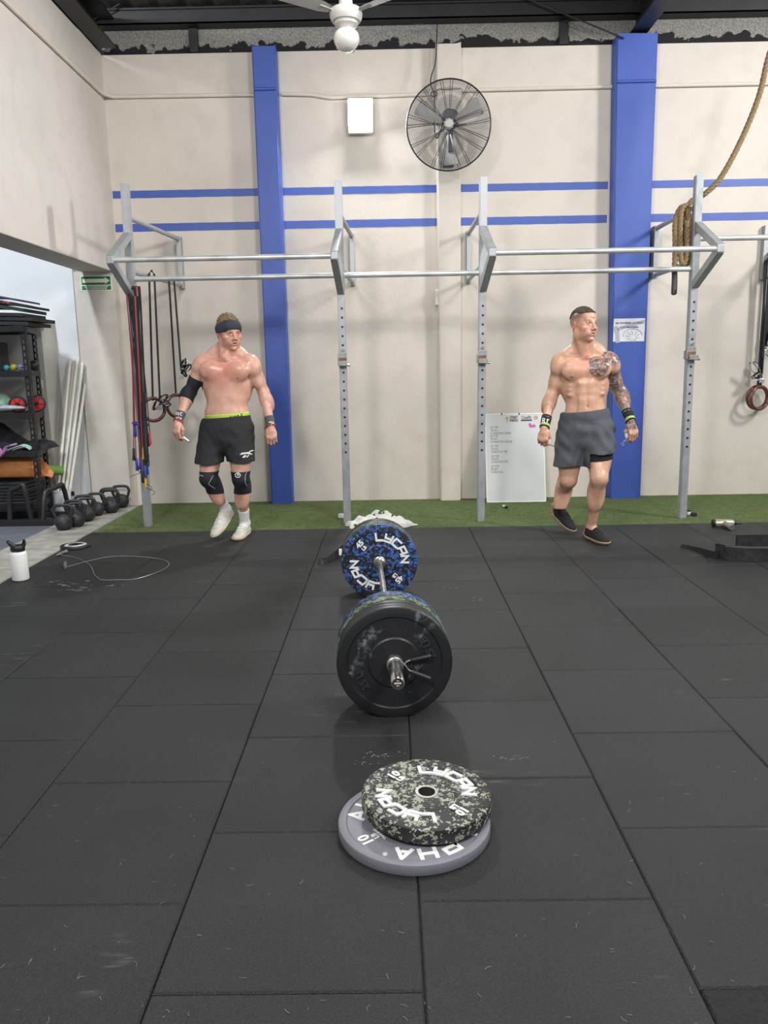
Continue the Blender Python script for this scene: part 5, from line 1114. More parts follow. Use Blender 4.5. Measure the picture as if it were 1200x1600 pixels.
def sculpt_mesh(name, D, o, h, m, parent, cols=None, sm=1):
    V, Q = extract(D, o, h)
    if sm:   # one or two rounds of vertex averaging take the grid's stair-steps off
        for _ in range(sm):
            A = np.zeros_like(V); n = np.zeros(len(V))
            for a,b in ((0,1),(1,2),(2,3),(3,0)):
                np.add.at(A, Q[:,a], V[Q[:,b]]); np.add.at(n, Q[:,a], 1); np.add.at(A, Q[:,b], V[Q[:,a]]); np.add.at(n, Q[:,b], 1)
            V = .55*V + .45*A/np.maximum(n,1)[:,None]
    W = V - np.array(origin_of(parent)); me = bpy.data.meshes.new(name)
    me.vertices.add(len(W)); me.vertices.foreach_set('co', W.astype(np.float32).ravel()); me.loops.add(Q.size); me.loops.foreach_set('vertex_index', Q.ravel().astype(np.int32))
    me.polygons.add(len(Q)); me.polygons.foreach_set('loop_start', np.arange(0,Q.size,4,dtype=np.int32)); me.update(calc_edges=True); me.validate()
    me.shade_smooth(); me.materials.append(m)
    if cols is not None:
        for k,f in cols.items():
            v = f(V)
            if v.ndim==2:
                at = me.color_attributes.new(k,'FLOAT_COLOR','POINT'); at.data.foreach_set('color', np.concatenate([v,np.ones((len(v),1))],1).astype(np.float32).ravel())
            else:
                at = me.attributes.new(k,'FLOAT','POINT'); at.data.foreach_set('value', v.astype(np.float32))
    return link(name, me, parent)
def skin_material(name, tattoo=False):
    m = mat(name, (.5,.3,.22), .42, bump=.12, bscale=150); n, L, b = nodes_of(m)
    b.inputs['Subsurface Weight'].default_value = .12; b.inputs['Subsurface Radius'].default_value = (.02,.008,.005); b.inputs['Subsurface Scale'].default_value=.4
    b.inputs['Specular IOR Level'].default_value=.55
    at = n.new('ShaderNodeAttribute'); at.attribute_name = 'tone'; tc = n.new('ShaderNodeTexCoord')
    no = n.new('ShaderNodeTexNoise'); no.inputs['Scale'].default_value=24; no.inputs['Detail'].default_value=5; L.new(tc.outputs['Object'],no.inputs['Vector'])
    cr = n.new('ShaderNodeValToRGB'); e=cr.color_ramp.elements; e[0].position=.3; e[0].color=(.90,.83,.80,1); e[1].position=.7; e[1].color=(1.06,1.05,1.04,1); L.new(no.outputs['Fac'],cr.inputs[0])
    mx = n.new('ShaderNodeMix'); mx.data_type='RGBA'; mx.blend_type='MULTIPLY'; mx.inputs['Factor'].default_value=1; L.new(at.outputs['Color'],mx.inputs['A']); L.new(cr.outputs[0],mx.inputs['B']); out = mx.outputs['Result']
    rn = n.new('ShaderNodeTexNoise'); rn.inputs['Scale'].default_value=11; rn.inputs['Detail'].default_value=6; L.new(tc.outputs['Object'],rn.inputs['Vector'])
    mr = n.new('ShaderNodeMapRange'); mr.inputs['From Min'].default_value=.35; mr.inputs['From Max'].default_value=.65; mr.inputs['To Min'].default_value=.20; mr.inputs['To Max'].default_value=.44; L.new(rn.outputs['Fac'],mr.inputs['Value']); L.new(mr.outputs[0],b.inputs['Roughness'])
    if tattoo:
        ta = n.new('ShaderNodeAttribute'); ta.attribute_name='ink'
        t1 = n.new('ShaderNodeTexNoise'); t1.inputs['Scale'].default_value=30; t1.inputs['Detail'].default_value=5; t1.inputs['Distortion'].default_value=2.2; L.new(tc.outputs['Object'],t1.inputs['Vector'])
        t2 = n.new('ShaderNodeTexVoronoi'); t2.feature='DISTANCE_TO_EDGE'; t2.inputs['Scale'].default_value=26; L.new(tc.outputs['Object'],t2.inputs['Vector'])
        a1 = n.new('ShaderNodeMapRange'); a1.inputs['From Min'].default_value=.42; a1.inputs['From Max'].default_value=.60; L.new(t1.outputs['Fac'],a1.inputs['Value'])
        a2 = n.new('ShaderNodeMapRange'); a2.inputs['From Min'].default_value=.0; a2.inputs['From Max'].default_value=.09; a2.inputs['To Min'].default_value=1; a2.inputs['To Max'].default_value=0; L.new(t2.outputs['Distance'],a2.inputs['Value'])
        mxm = n.new('ShaderNodeMath'); mxm.operation='MAXIMUM'; L.new(a1.outputs[0],mxm.inputs[0]); L.new(a2.outputs[0],mxm.inputs[1])
        mm = n.new('ShaderNodeMath'); mm.operation='MULTIPLY_ADD'; mm.inputs[1].default_value=.70; mm.inputs[2].default_value=.30; L.new(mxm.outputs[0],mm.inputs[0])
        fm = n.new('ShaderNodeMath'); fm.operation='MULTIPLY'; L.new(mm.outputs[0],fm.inputs[0]); L.new(ta.outputs['Fac'],fm.inputs[1])
        m2 = n.new('ShaderNodeMix'); m2.data_type='RGBA'; L.new(fm.outputs[0],m2.inputs['Factor']); L.new(out,m2.inputs['A']); m2.inputs['B'].default_value=(.06,.065,.08,1); out=m2.outputs['Result']
    L.new(out, b.inputs['Base Color']); return m
A3 = lambda v: np.array(v,float)
def unit(v): v=A3(v); return v/np.linalg.norm(v)
def head_frame(yaw, pitch, roll=0.):
    """yaw>0 turns the face to the right of the picture, pitch>0 lifts it; rows: right-of-picture, forward, up"""
    f = A3((math.sin(yaw)*math.cos(pitch), -math.cos(yaw)*math.cos(pitch), math.sin(pitch))); r = unit(np.cross((0,0,1),f)); u = np.cross(f,r)
    c,s = math.cos(roll),math.sin(roll); r2 = c*r+s*u; u2=-s*r+c*u; return np.stack([r2,f,u2])
def add_head(B, c, H, sc=1., mouth=.004, paint=None):
    r,f,u = H; P = lambda x,y,z: A3(c)+(r*x+f*y+u*z)*sc
    E = lambda p,rad,k=.012,op='add',F=H: B.ell(P(*p),A3(rad)*sc,F,k*sc,op)
    E((0,-.014,.036),(.074,.096,.085),.02); E((0,.030,-.028),(.061,.064,.088),.02); E((0,.036,-.083),(.047,.047,.036),.02)
    for s in (-1,1):
        E((s*.052,.004,-.068),(.017,.030,.030),.02); E((s*.050,.058,-.030),(.020,.022,.018),.02); E((s*.044,-.01,.02),(.034,.06,.05),.02)
    for s in (-1,1): E((s*.038,.050,-.056),(.024,.026,.032),.02)
    E((0,.077,-.106),(.021,.016,.015),.014); E((0,.066,.045),(.052,.030,.038),.02)
    B.cone(P(-.036,.081,.019),P(-.012,.089,.014),.0095*sc,.009*sc,.012*sc); B.cone(P(.036,.081,.019),P(.012,.089,.014),.0095*sc,.009*sc,.012*sc)
    for s in (-1,1): B.ell(P(s*.0315,.100,.000),A3((.017,.013,.0095))*sc,H,.010*sc,'sub')
    for s in (-1,1): B.ell(P(s*.0315,.0775,.000),A3((.0125,.0120,.0115))*sc,H,.003*sc); B.cone(P(s*.018,.0885,.0075),P(s*.045,.080,.0062),.0050*sc,.0050*sc,.004*sc); B.cone(P(s*.02,.0865,-.0082),P(s*.043,.080,-.0075),.0042*sc,.0042*sc,.004*sc)
    B.cone(P(0,.090,.010),P(0,.112,-.036),.0085*sc,.0115*sc,.010*sc)
    for s in (-1,1): B.ell(P(s*.0125,.101,-.041),A3((.0095,.011,.0085))*sc,H,.006*sc)
    for s in (-1,1): B.ell(P(s*.007,.106,-.0485),A3((.0042,.005,.004))*sc,H,.003*sc,'sub')
    B.ell(P(0,.078,-.064),A3((.036,.020,.026))*sc,H,.018*sc)
    B.cone(P(-.023,.088,-.067),P(0,.0965,-.0625),.0040*sc,.0052*sc,.006*sc); B.cone(P(.023,.088,-.067),P(0,.0965,-.0625),.0040*sc,.0052*sc,.006*sc)
    B.cone(P(-.017,.0895,-.0780),P(0,.0935,-.0790),.0048*sc,.0056*sc,.006*sc); B.cone(P(.017,.0895,-.0780),P(0,.0935,-.0790),.0048*sc,.0056*sc,.006*sc)
    B.ell(P(0,.101,-.0710),A3((.022,.010,max(.0025,mouth)))*sc,H,.003*sc,'sub')
    B.ell(P(0,.097,-.092),A3((.018,.006,.004))*sc,H,.008*sc,'sub')
    for s in (-1,1):
        Fe = np.stack([unit(r*s*.9-f*.35), unit(f*.9+r*s*.35), u])
        B.ell(P(s*.080,-.012,-.010),A3((.008,.020,.031))*sc,Fe,.006*sc); B.ell(P(s*.088,-.006,-.006),A3((.005,.011,.019))*sc,Fe,.004*sc,'sub')
    return P
def add_hand(B, W, d, pn, tsgn_side, curl=(.5,.75,.6), spread=1., sc=1., thumb_in=.6):
    """W wrist, d down the forearm, pn palm normal, side: direction of the thumb; returns fingertip, thumb tip"""
    d=unit(d); t=unit(A3(tsgn_side)-d*np.dot(tsgn_side,d)); n=unit(np.cross(d,t)); n = n if np.dot(n,pn)>0 else -n
    W=A3(W); Fh=np.stack([t,n,d]); B.cone(W,W+d*.03*sc,.027*sc,.025*sc,.015)
    B.ell(W+d*.052*sc,A3((.041,.0175,.050))*sc,Fh,.014); B.ell(W+d*.03*sc+t*.022*sc+n*.008*sc,A3((.018,.015,.03))*sc,Fh,.012)
    tips=[]
    for i,(off,L) in enumerate(((.030,.94),(.0105,1.04),(-.0095,.98),(-.028,.80))):
        p=W+d*(.090-.006*abs(i-1.2))*sc+t*off*sc*1.05; ang=0.; B.ell(p-d*.006*sc-n*.004*sc,A3((.010,.010,.012))*sc,Fh,.006)
        for L0,a,r0,r1 in ((.043,curl[0],.0095,.0085),(.027,curl[1],.0085,.0078),(.021,curl[2],.0078,.0068)):
            ang+=a*(1+.06*i); q=p+(d*math.cos(ang)+n*math.sin(ang)+t*off*.6*spread*(1 if ang<.8 else 0))*L0*L*sc; B.cone(p,q,r0*sc,r1*sc,.0035); p=q
        tips.append(p)
    a=W+d*.022*sc+t*.026*sc+n*.006*sc; b=a+(d*.68+t*(.62-thumb_in*.45)+n*.42)*.046*sc; c=b+(d*.86-t*.18*thumb_in+n*.44*thumb_in)*.034*sc; e=c+(d*.85-t*.3*thumb_in+n*.4*thumb_in)*.026*sc
    B.chain([a,b,c,e],[.0155*sc,.0125*sc,.0108*sc,.0085*sc],.006)
    return tips, e, c, b
def build_person(root, J, cfg):
    """J: world joints. Returns the field and body axes"""
    pts = np.stack([A3(v) for v in J.values()]); lo = pts.min(0)-.17; hi = pts.max(0)+.17; lo[2]=-.02; lo[1]-=.10
    B = Field(lo, hi, cfg.get('h',.0042))
    j = {k:A3(v) for k,v in J.items()}
    e1 = unit(j['shL']-j['shR']); w = unit((j['shL']+j['shR'])/2-(j['hipL']+j['hipR'])/2); f = unit(np.cross(e1,w)); f = f if f[1]<0 else -f; e1 = unit(np.cross(w,f)); e1 = e1 if e1[0]>0 else -e1
    F = np.stack([e1,f,w]); N = (j['shL']+j['shR'])/2+w*.045; P = (j['hipL']+j['hipR'])/2; tl = np.linalg.norm(N-P)
    X = lambda a,b,c: N+e1*a+f*b+w*c
    wd = cfg.get('width',1.); g = cfg.get('lean',0.)
    # trunk
    B.ell(X(0,-.01,-.19),(.150*wd,.108,.19),F,.03); B.ell(X(0,-.012,-.10),(.162*wd,.098,.095),F,.03)
    for s in (-1,1):
        B.ell(X(s*.118*wd,-.035,-.20),(.058,.070,.13),F,.03); B.ell(X(s*.075,-.065,-.12),(.08,.05,.11),F,.03)
        B.ell(X(s*.083*wd,.072-.010*g,-.115),(.088,.040,.066),F,.028); B.ell(X(s*.10*wd,.062,-.085),(.07,.035,.05),F,.028)
        sh = j['shL'] if s>0 else j['shR']; el = j['elL'] if s>0 else j['elR']; wr = j['wrL'] if s>0 else j['wrR']
        B.cone(X(s*.036,-.022,.050),sh+w*.020-f*.010,.046,.040,.04); B.cone(X(s*.036,-.028,.095),X(s*.105,-.022,.034),.032,.034,.035)
        B.cone(X(s*.020,.066,-.028),sh+f*.022+w*.022,.010,.012,.018)                      # collar bone
        a = unit(el-sh); o = e1*s; Fa = np.stack([unit(np.cross(a,f)),f,a])
        ar = cfg.get('arm',1.)
        B.ell(sh+a*.022+o*.008,(.060*ar,.062*ar,.078),Fa,.025); B.cone(sh,el,.050*ar,.040*ar,.03)
        ul = np.linalg.norm(el-sh); B.ell(sh+a*ul*.55+f*.016,(.040*ar,.038*ar,.080),Fa,.02); B.ell(sh+a*ul*.50-f*.022+o*.006,(.042*ar,.036*ar,.085),Fa,.02)
        fa = unit(wr-el); fl_ = np.linalg.norm(wr-el); Ff = np.stack([unit(np.cross(fa,f)),f,fa])
        B.cone(el,wr,.040*ar,.0275,.02); B.ell(el+fa*fl_*.26+o*.010,(.048*ar,.043*ar,.080),Ff,.022)
    B.ell(X(0,-.005,-.33),(.132*wd,.096+.012*g,.13),F,.04); B.ell(X(0,.0,-.43),(.146*wd,.100+.014*g,.11),F,.04); B.ell(P+w*.02,(.155*wd,.112,.115),F,.03)
    ab = cfg.get('abs',.5)
    if ab>.3:
        for row,z in enumerate((-.212,-.268,-.322)):
            for s in (-1,1): B.ell(X(s*.033,.086,z),(.032,.020,.030),F,.030)
        B.ell(X(0,.092,-.385),(.060,.016,.06),F,.03)
        for s in (-1,1): B.cone(X(s*.074,.104,-.22),X(s*.080,.100,-.42),.005,.005,.022,'sub')
        for s in (-1,1):
            for z in (-.215,-.25,-.285): B.ell(X(s*.108*wd,.046,z),(.018,.024,.011),F,.028)
    B.cone(X(0,.122+.012*g,-.19),X(0,.114+.014*g,-.36),.006,.004,.018,'sub')
    B.cone(X(0,.126,-.06),X(0,.124,-.165),.006,.006,.016,'sub')                                 # between the pectorals
    B.ell(X(.004,.110+.016*g,-.372),(.007,.014,.009),F,.007,'sub')                               # navel
    for s in (-1,1): B.ell(X(s*.100*wd,.108,-.150),(.007,.006,.007),F,.004)
    # neck
    hc = j['head']; H = cfg['head']; nb = hc-H[2]*.085-H[1]*.018
    B.cone(X(0,-.020,-.01),nb,.074,.066,.03)
    for s in (-1,1): B.cone(X(s*.018,.052,-.012),hc+H[0]*s*.062-H[1]*.015-H[2]*.045,.014,.020,.02)
    B.cone(X(0,.05,-.0),hc+H[1]*.03-H[2]*.10,.028,.024,.03); pass
    add_head(B, hc, H, cfg.get('hs',1.), cfg.get('mouth',.004))
    # legs
    lg = cfg.get('leg',1.)
    for s in ('R','L'):
        hp,kn,an,toe,heel = (j[q+s] for q in ('hip','knee','ank','toe','heel')); sg = 1 if s=='L' else -1
        th = unit(kn-hp); Ft = np.stack([unit(np.cross(th,f)),f,th]); tl_ = np.linalg.norm(kn-hp)
        B.cone(hp,kn,.088*lg,.060*lg,.03); B.ell(hp+th*tl_*.45+f*.022+e1*sg*.008,(.082*lg,.070*lg,.19),Ft,.03); B.ell(hp+th*tl_*.84+f*.020-e1*sg*.022,(.036*lg,.034,.06),Ft,.02); B.ell(hp+th*tl_*.78+f*.020+e1*sg*.028,(.034*lg,.032,.07),Ft,.02)
        B.ell(kn+f*.028,(.040,.030,.044),Ft,.022)
        sk = unit(an-kn); sl_ = np.linalg.norm(an-kn); Fs = np.stack([unit(np.cross(sk,f)),f,sk])
        B.cone(kn,an,.054*lg,.034,.025); bk = -f
        for q_,rr in ((-1,.046),(1,.044)): B.ell(kn+sk*sl_*.30+bk*.026+e1*q_*.018,(rr*lg,.048*lg,.115),Fs,.03)
        B.cone(kn+f*.030+sk*.05,an+f*.018,.024,.020,.02)
        B.cone(an,an.copy()+unit(toe-heel)*.05-A3((0,0,.03)),.036,.032,.02); B.cone(an,heel+A3((0,0,.035)),.034,.030,.02)
    return B, dict(X=X,F=F,N=N,P=P,j=j,e1=e1,f=f,w=w,H=H,hc=hc)
def near(V, p, r, soft=.35):
    d = np.linalg.norm(V-A3(p),axis=1)/r; return np.clip((1-d)/soft+.0,0,1)
def inell(V, c, rad, F, soft=.35):
    q = ((V-A3(c))@np.array(F).T)/A3(rad); return np.clip((1-np.linalg.norm(q,axis=1))/soft,0,1)
def mixc(C, c, m): return C*(1-m[:,None])+np.array(c)[None]*m[:,None]
def face_tone(C, V, K, hair, sc=1.):
    H, hc = K['H'], K['hc']; r,f,u = H; p = lambda x,y,z: hc+(r*x+f*y+u*z)*sc
    for s in (-1,1):
        C = mixc(C,(.36,.30,.27),inell(V,p(s*.0315,.089,0),(.013*sc,.008*sc,.0050*sc),H,.2)); C = mixc(C,(.05,.04,.035),inell(V,p(s*.0315+.003,.091,.0005),(.0068*sc,.008*sc,.0058*sc),H,.2)); C = mixc(C,(.16,.085,.06),inell(V,p(s*.0315,.088,.0062),(.018*sc,.012*sc,.0038*sc),H,.5)*.8)
        C = mixc(C,tuple(np.array(hair)*1.0),inell(V,p(s*.033,.090,.021),(.021*sc,.016*sc,.0055*sc),H,.5)*.8)
        C = mixc(C,(.46,.17,.13),inell(V,p(s*.048,.07,-.034),(.028*sc,.03*sc,.024*sc),H,.9)*.45); C = mixc(C,(.50,.18,.14),inell(V,p(s*.083,-.01,-.01),(.014*sc,.025*sc,.034*sc),H,.5)*.6)
    C = mixc(C,(.43,.155,.13),inell(V,p(0,.094,-.0705),(.026*sc,.018*sc,.0125*sc),H,.4)*.75); C = mixc(C,(.12,.04,.035),inell(V,p(0,.090,-.0710),(.021*sc,.012*sc,.0034*sc),H,.5))
    C = mixc(C,(.50,.20,.15),inell(V,p(0,.108,-.036),(.016*sc,.02*sc,.018*sc),H,.8)*.5)
    return C
def mask_piece(name, B, off, region, m, root, sm=1, cols=None, ridge=None):
    """clothing: the body's own surface moved out by off, kept inside region(x,y,z)<0"""
    x,y,z = B.all_pts(); R = region(x,y,z).astype(np.float32); idx = np.argwhere(R<.02); a = np.maximum(idx.min(0)-2,0); b = idx.max(0)+3
    S = tuple(slice(p,q) for p,q in zip(a,b)); D = np.maximum(B.D[S]-off, np.broadcast_to(R,B.n)[S]); return sculpt_mesh(name, D, B.o+B.h*a, B.h, m, root, cols, sm)
def slab(p, d, L, R=.2):
    """between p and p+d*L, within R of the axis"""
    p, d = A3(p), unit(d)
    def g(x,y,z):
        t=(x-p[0])*d[0]+(y-p[1])*d[1]+(z-p[2])*d[2]; rr=np.sqrt(np.maximum(0,(x-p[0])**2+(y-p[1])**2+(z-p[2])**2-t*t)); return np.maximum(np.maximum(-t,t-L),rr-R)
    return g
def shorts(name, root, B, K, waist_z, slope, hemR, hemL, m, wr, tr, fold=1., seed=0):
    """loose shorts: own field round pelvis and thighs, cut at waist and hems"""
    j,e1,f,w,P = K['j'],K['e1'],K['f'],K['w'],K['P']
    a0 = np.maximum(np.floor((P-A3((.33,.28,.42))-B.o)/B.h).astype(int),0); b0 = np.minimum(np.ceil((P+A3((.33,.28,.30))-B.o)/B.h).astype(int),np.array(B.n))
    S = Field.__new__(Field); S.h = B.h; S.o = B.o+B.h*a0.astype(np.float32); S.D = (B.D[tuple(slice(p,q) for p,q in zip(a0,b0))]-.009).copy(); S.n = S.D.shape
    x,y,z = S.all_pts(); side = np.abs((x-P[0])*e1[0]+(y-P[1])*e1[1]+(z-P[2])*e1[2]); S.D = np.where(np.broadcast_to(side,S.n)>.225, .5, S.D).astype(np.float32)
    top = P+w*(waist_z-P[2]); F = K['F']
    S.ell(top-w*.03,(wr[0],wr[1],.075),F,.05); S.ell((top+P)/2,(wr[0]+.012,wr[1]+.012,.09),F,.05); S.ell(P+w*.01,(wr[0]+.018,wr[1]+.022,.11),F,.05); S.ell(P-w*.06+f*.004,(wr[0]+.012,wr[1]+.018,.10),F,.04)
    for s,hem in (('R',hemR),('L',hemL)):
        hp,kn = j['hip'+s],j['knee'+s]; d=unit(kn-hp); t=(hem-hp[2])/d[2]; e=hp+d*(t+.05); sg=1 if s=='L' else -1
        S.cone(hp+w*.01+e1*sg*.010,e+e1*sg*.012+f*.008,tr[0],tr[1],.035)
    x,y,z = S.all_pts(); rr = np.random.default_rng(seed)
    # folds: creases fanning from the crotch and hips
    q = [e1[0]*(x-P[0])+e1[1]*(y-P[1])+e1[2]*(z-P[2]), w[0]*(x-P[0])+w[1]*(y-P[1])+w[2]*(z-P[2])]
    W = np.zeros(S.n,np.float32)
    for k in range(7):
        a=rr.uniform(-.9,.9); ph=rr.uniform(0,6.28); fr=rr.uniform(38,95); W += np.sin(fr*(q[0]*math.sin(a)+q[1]*math.cos(a)*.8)+ph+3*np.sin(14*q[0]+ph*2)).astype(np.float32)/7
    D = S.D - .0085*fold*W*np.clip((top[2]-.02-z)/.08,0,1)
    D = np.maximum(D, (z-(waist_z+slope*(x-P[0]))-.006*np.sin(0*x)))
    mid = P[0]+0*x
    hz = np.where((x-P[0])*e1[0]<.0, hemR, hemL)+.004*np.sin(22*x+seed)+.10*np.abs(y-P[1])*0
    D = np.maximum(D, hz-z)
    return S, sculpt_mesh(name, D.astype(np.float32), S.o, S.h, m, root, None, 2)
def shoe(root, J, s, mu, ms, ml, roll=0., L=.285):
    """upper, sole, laces from one field"""
    heel,toe = A3(J['heel'+s]),A3(J['toe'+s]); d=unit(toe-heel); up=A3((0,0,1)); up=unit(up-d*np.dot(up,d)); sd=np.cross(d,up); F=np.stack([d,sd,up]); an=A3(J['ank'+s])
    lo=np.minimum(heel,toe)-.16; hi=np.maximum(heel,toe)+.16; S=Field(lo,hi,.0036); Q=lambda a,b,c: heel+d*a+sd*b+up*c
    ln=np.linalg.norm(toe-heel)
    S.ell(Q(.055,0,.040),(.060,.037,.045),F,.02); S.ell(Q(ln*.48,0,.034),(.085,.040,.042),F,.03); S.ell(Q(ln*.74,.002,.026),(.082,.047,.032),F,.03); S.cone(Q(.050,0,.05),an+up*.02,.042,.041,.02); S.cone(Q(.066,0,.085),Q(ln*.55,0,.054),.032,.028,.02)
    x,y,z=S.all_pts(); h=(x-heel[0])*up[0]+(y-heel[1])*up[1]+(z-heel[2])*up[2]
    t=(x-heel[0])*d[0]+(y-heel[1])*d[1]+(z-heel[2])*d[2]; line=.024+.010*np.clip((.09-t)/.09,0,1)
    op=slab(an+unit(an-Q(.05,0,.06))*.0,unit(an-Q(.05,0,.05)),.2,.2)(x,y,z); cut=np.maximum(S.D,(h-.122)); 
    D=np.maximum(cut,line-.002-h-0*t); hole=((x-an[0])**2+(y-an[1])**2)**.5-.030; D=np.maximum(D,-np.maximum(hole,.108-h))
    up_=sculpt_mesh('shoe',D.astype(np.float32),S.o,S.h,mu,root,None,1)
    D2=np.maximum(np.maximum(S.D-.0055,h-line),-h); sculpt_mesh('sole',D2.astype(np.float32),S.o,S.h,ms,up_,None,1)
    bm=bmesh.new()
    def drop(p):
        for _ in range(120):
            if S.at(p[None])[0]<.0015: break
            p=p-up*.001
        return p+up*.0015
    for k in range(5): add_tube(bm,[Vector(drop(Q(.118+.019*k+.006*q*(-1)**k,.024*q,.13))) for q in np.linspace(-1,1,7)],.0034,6)
    for q in (-1,1):
        c=[Q(.125,.004*q,.13),Q(.134,.022*q,.13),Q(.150,.026*q,.13),Q(.142,.008*q,.13)]; add_tube(bm,catmull([Vector(drop(p)) for p in c],4),.0023,6)
    finish(bm,'laces',ml,up_,smooth=True)
    return up_
def decal(name, B, strokes, m, parent, w_px, off=.0012, step=1.0):
    """flat print on a sculpted surface: strokes given where the photo shows them, dropped onto the surface along the line of sight, then real geometry lying on it"""
    bm=bmesh.new(); cp=A3((0,0,CAM_H))
    def hit(u,v):
        d=A3(ray(u,v)); d=d/np.linalg.norm(d); ts=np.arange(4.6,6.8,.0025); P=cp+ts[:,None]*d; ok=((P>B.o+.01)&(P<B.o+B.h*(np.array(B.n)-3))).all(1)
        val=np.where(ok,B.at(P),1); k=np.argmax(val<off); 
        if val[k]>=off: return None
        return Vector(P[k]-d*.002)
    for st in strokes:
        P2=[]
        for a,b in zip(st,st[1:]):
            n=max(1,int(math.hypot(b[0]-a[0],b[1]-a[1])/step)); P2+=[(a[0]+(b[0]-a[0])*i/n,a[1]+(b[1]-a[1])*i/n) for i in range(n)]
        P2.append(st[-1]); L=[];R=[]
        for i,p in enumerate(P2):
            a=P2[max(0,i-1)]; b=P2[min(len(P2)-1,i+1)]; dx,dy=b[0]-a[0],b[1]-a[1]; l=math.hypot(dx,dy) or 1; nx,ny=-dy/l*w_px/2,dx/l*w_px/2
            ww = w_px
            A_,B2=hit(p[0]+nx,p[1]+ny),hit(p[0]-nx,p[1]-ny); L.append(A_);R.append(B2)
        for i in range(len(P2)-1):
            q=(L[i],R[i],R[i+1],L[i+1])
            if all(x is not None for x in q) and max((q[0]-q[2]).length,(q[1]-q[3]).length)<.03: bm.faces.new([bm.verts.new(x) for x in q])
    bmesh.ops.remove_doubles(bm,verts=bm.verts,dist=1e-5); bm.normal_update(); bmesh.ops.solidify(bm,geom=bm.faces[:],thickness=.0008)
    return finish(bm,name,m,parent)
# ================================================================== the man on the left
def px(d): return {k:(A3(PY(*v)) if len(v)==3 else A3(v)) for k,v in d.items()}
JL = px(dict(head=(358,519,6.0),shR=(317.5,567,6.03),shL=(390.5,567,6.0),elR=(297,613,6.06),wrR=(279,655,5.93),elL=(412,613,6.06),wrL=(423,663,5.93),
    hipR=(336,676,6.03),hipL=(373,676,6.0),kneeR=(325,748,5.93),kneeL=(376,748,5.93),ankR=(346,806,6.24),ankL=(373,823,6.02)))
JL['toeR']=A3(FL(336,839,.03)); JL['heelR']=JL['toeR']+A3((.085,.185,.115)); JL['toeL']=A3(FL(369,846,.0)); JL['heelL']=JL['toeL']+A3((.035,.278,.0))
JL['ankR']=JL['heelR']+A3((-.02,-.03,.075)); JL['ankL']=JL['heelL']+A3((-.004,-.05,.10))
rootL = thing('person','shirtless man in charcoal headband, black shorts, black knee sleeves and white shoes walking','person',(float(JL['toeL'][0]),float(JL['toeL'][1])+.15,0))
HL = head_frame(.58,-.12,.05)
cfgL = dict(head=HL,width=1.17,arm=1.08,leg=1.0,abs=.1,lean=1.0,mouth=.0045,hs=1.06,h=.0042)
BL, KL = build_person(rootL, JL, cfgL)
handR_L = add_hand(BL, JL['wrR']+A3((-.006,-.004,-.018)), A3((-.18,-.22,-1)), (.25,.9,0), (.80,-.55,0), (.55,.85,.7), 1., 1.02)
handL_L = add_hand(BL, JL['wrL']+A3((.002,-.004,-.018)), A3((.06,-.18,-1)), (0,1,-.1), (-1,-.1,0), (.45,.75,.6), 1., 1.02)
def skinL(V):
    C=np.tile(np.array((.64,.375,.29)),(len(V),1)); X=KL['X']
    C=mixc(C,(.61,.25,.19),inell(V,X(0,.06,-.12),(.21,.12,.16),KL['F'],.8)*.9); C=mixc(C,(.52,.22,.17),inell(V,X(0,.03,.02),(.09,.12,.08),KL['F'],.8)*.75)
    C=mixc(C,(.56,.25,.19),near(V,KL['hc'],.17,.5)*.55); C=mixc(C,(.55,.22,.18),near(V,handR_L[0][1],.10,.6)*.6); C=mixc(C,(.55,.22,.18),near(V,handL_L[0][1],.10,.6)*.6)
    for s in (-1,1): C=mixc(C,(.36,.14,.11),near(V,X(s*.100*1.17,.112,-.150),.016,.5)*.8)
    for k in ('elR','elL'): C=mixc(C,(.56,.27,.20),near(V,KL['j'][k],.09,.8)*.4)
    C=mixc(C,(.42,.22,.15),near(V,X(.004,.112+.016,-.372),.013,.6)*.7)
    return face_tone(C,V,KL,(.34,.22,.12),1.06)
M_skinL = skin_material('fair_skin'); bodyL = sculpt_mesh('body', BL.D, BL.o, BL.h, M_skinL, rootL, {'tone':skinL}, 1)
jl=KL['j']; hc,H=KL['hc'],KL['H']
# hair: short cropped shell with tufts on the crown
M_hairL = mat('sandy_hair',(.30,.215,.115),.7,c2=(.14,.09,.045),scale=70,bump=1.,bscale=160)
def hair_field(hc,H,sc,kind):
    S=Field(hc-.17,hc+.17,.0036); r,f,u=H; P=lambda x,y,z: hc+(r*x+f*y+u*z)*sc
    S.ell(P(0,-.014,.036),A3((.074,.096,.085))*sc,H,.01)
    for s in (-1,1): S.ell(P(s*.044,-.01,.02),A3((.034,.06,.05))*sc,H,.02)
    S.ell(P(0,.066,.045),A3((.052,.030,.038))*sc,H,.02)
    x,y,z=S.all_pts(); q=[((x-hc[0])*a[0]+(y-hc[1])*a[1]+(z-hc[2])*a[2])/sc for a in H]; return S,q
S,q=hair_field(hc,H,1.06,0)
nz=np.sin(q[0]*190+4*np.sin(q[1]*90))*np.sin(q[1]*170+3*np.sin(q[2]*80))*np.sin(q[2]*150+q[0]*60)
D=S.D-(.0045+.006*np.clip((q[2]-.06)/.06,0,1))-.010*nz*np.clip((q[2]-.03)/.05,0,1)
cutl=np.maximum(np.maximum(-(q[2]-(.006+np.clip(q[1]*.55,-.06,.06))), q[1]-.082), -(q[2]+.055-np.clip((q[1]-.02),0,1)*3))
low=-(q[2]-np.where(q[1]>-.005,.015+(q[1])*.75,-.045)); D=np.maximum(D,low)
sculpt_mesh('hair',D.astype(np.float32),S.o,S.h,M_hairL,rootL,None,1)
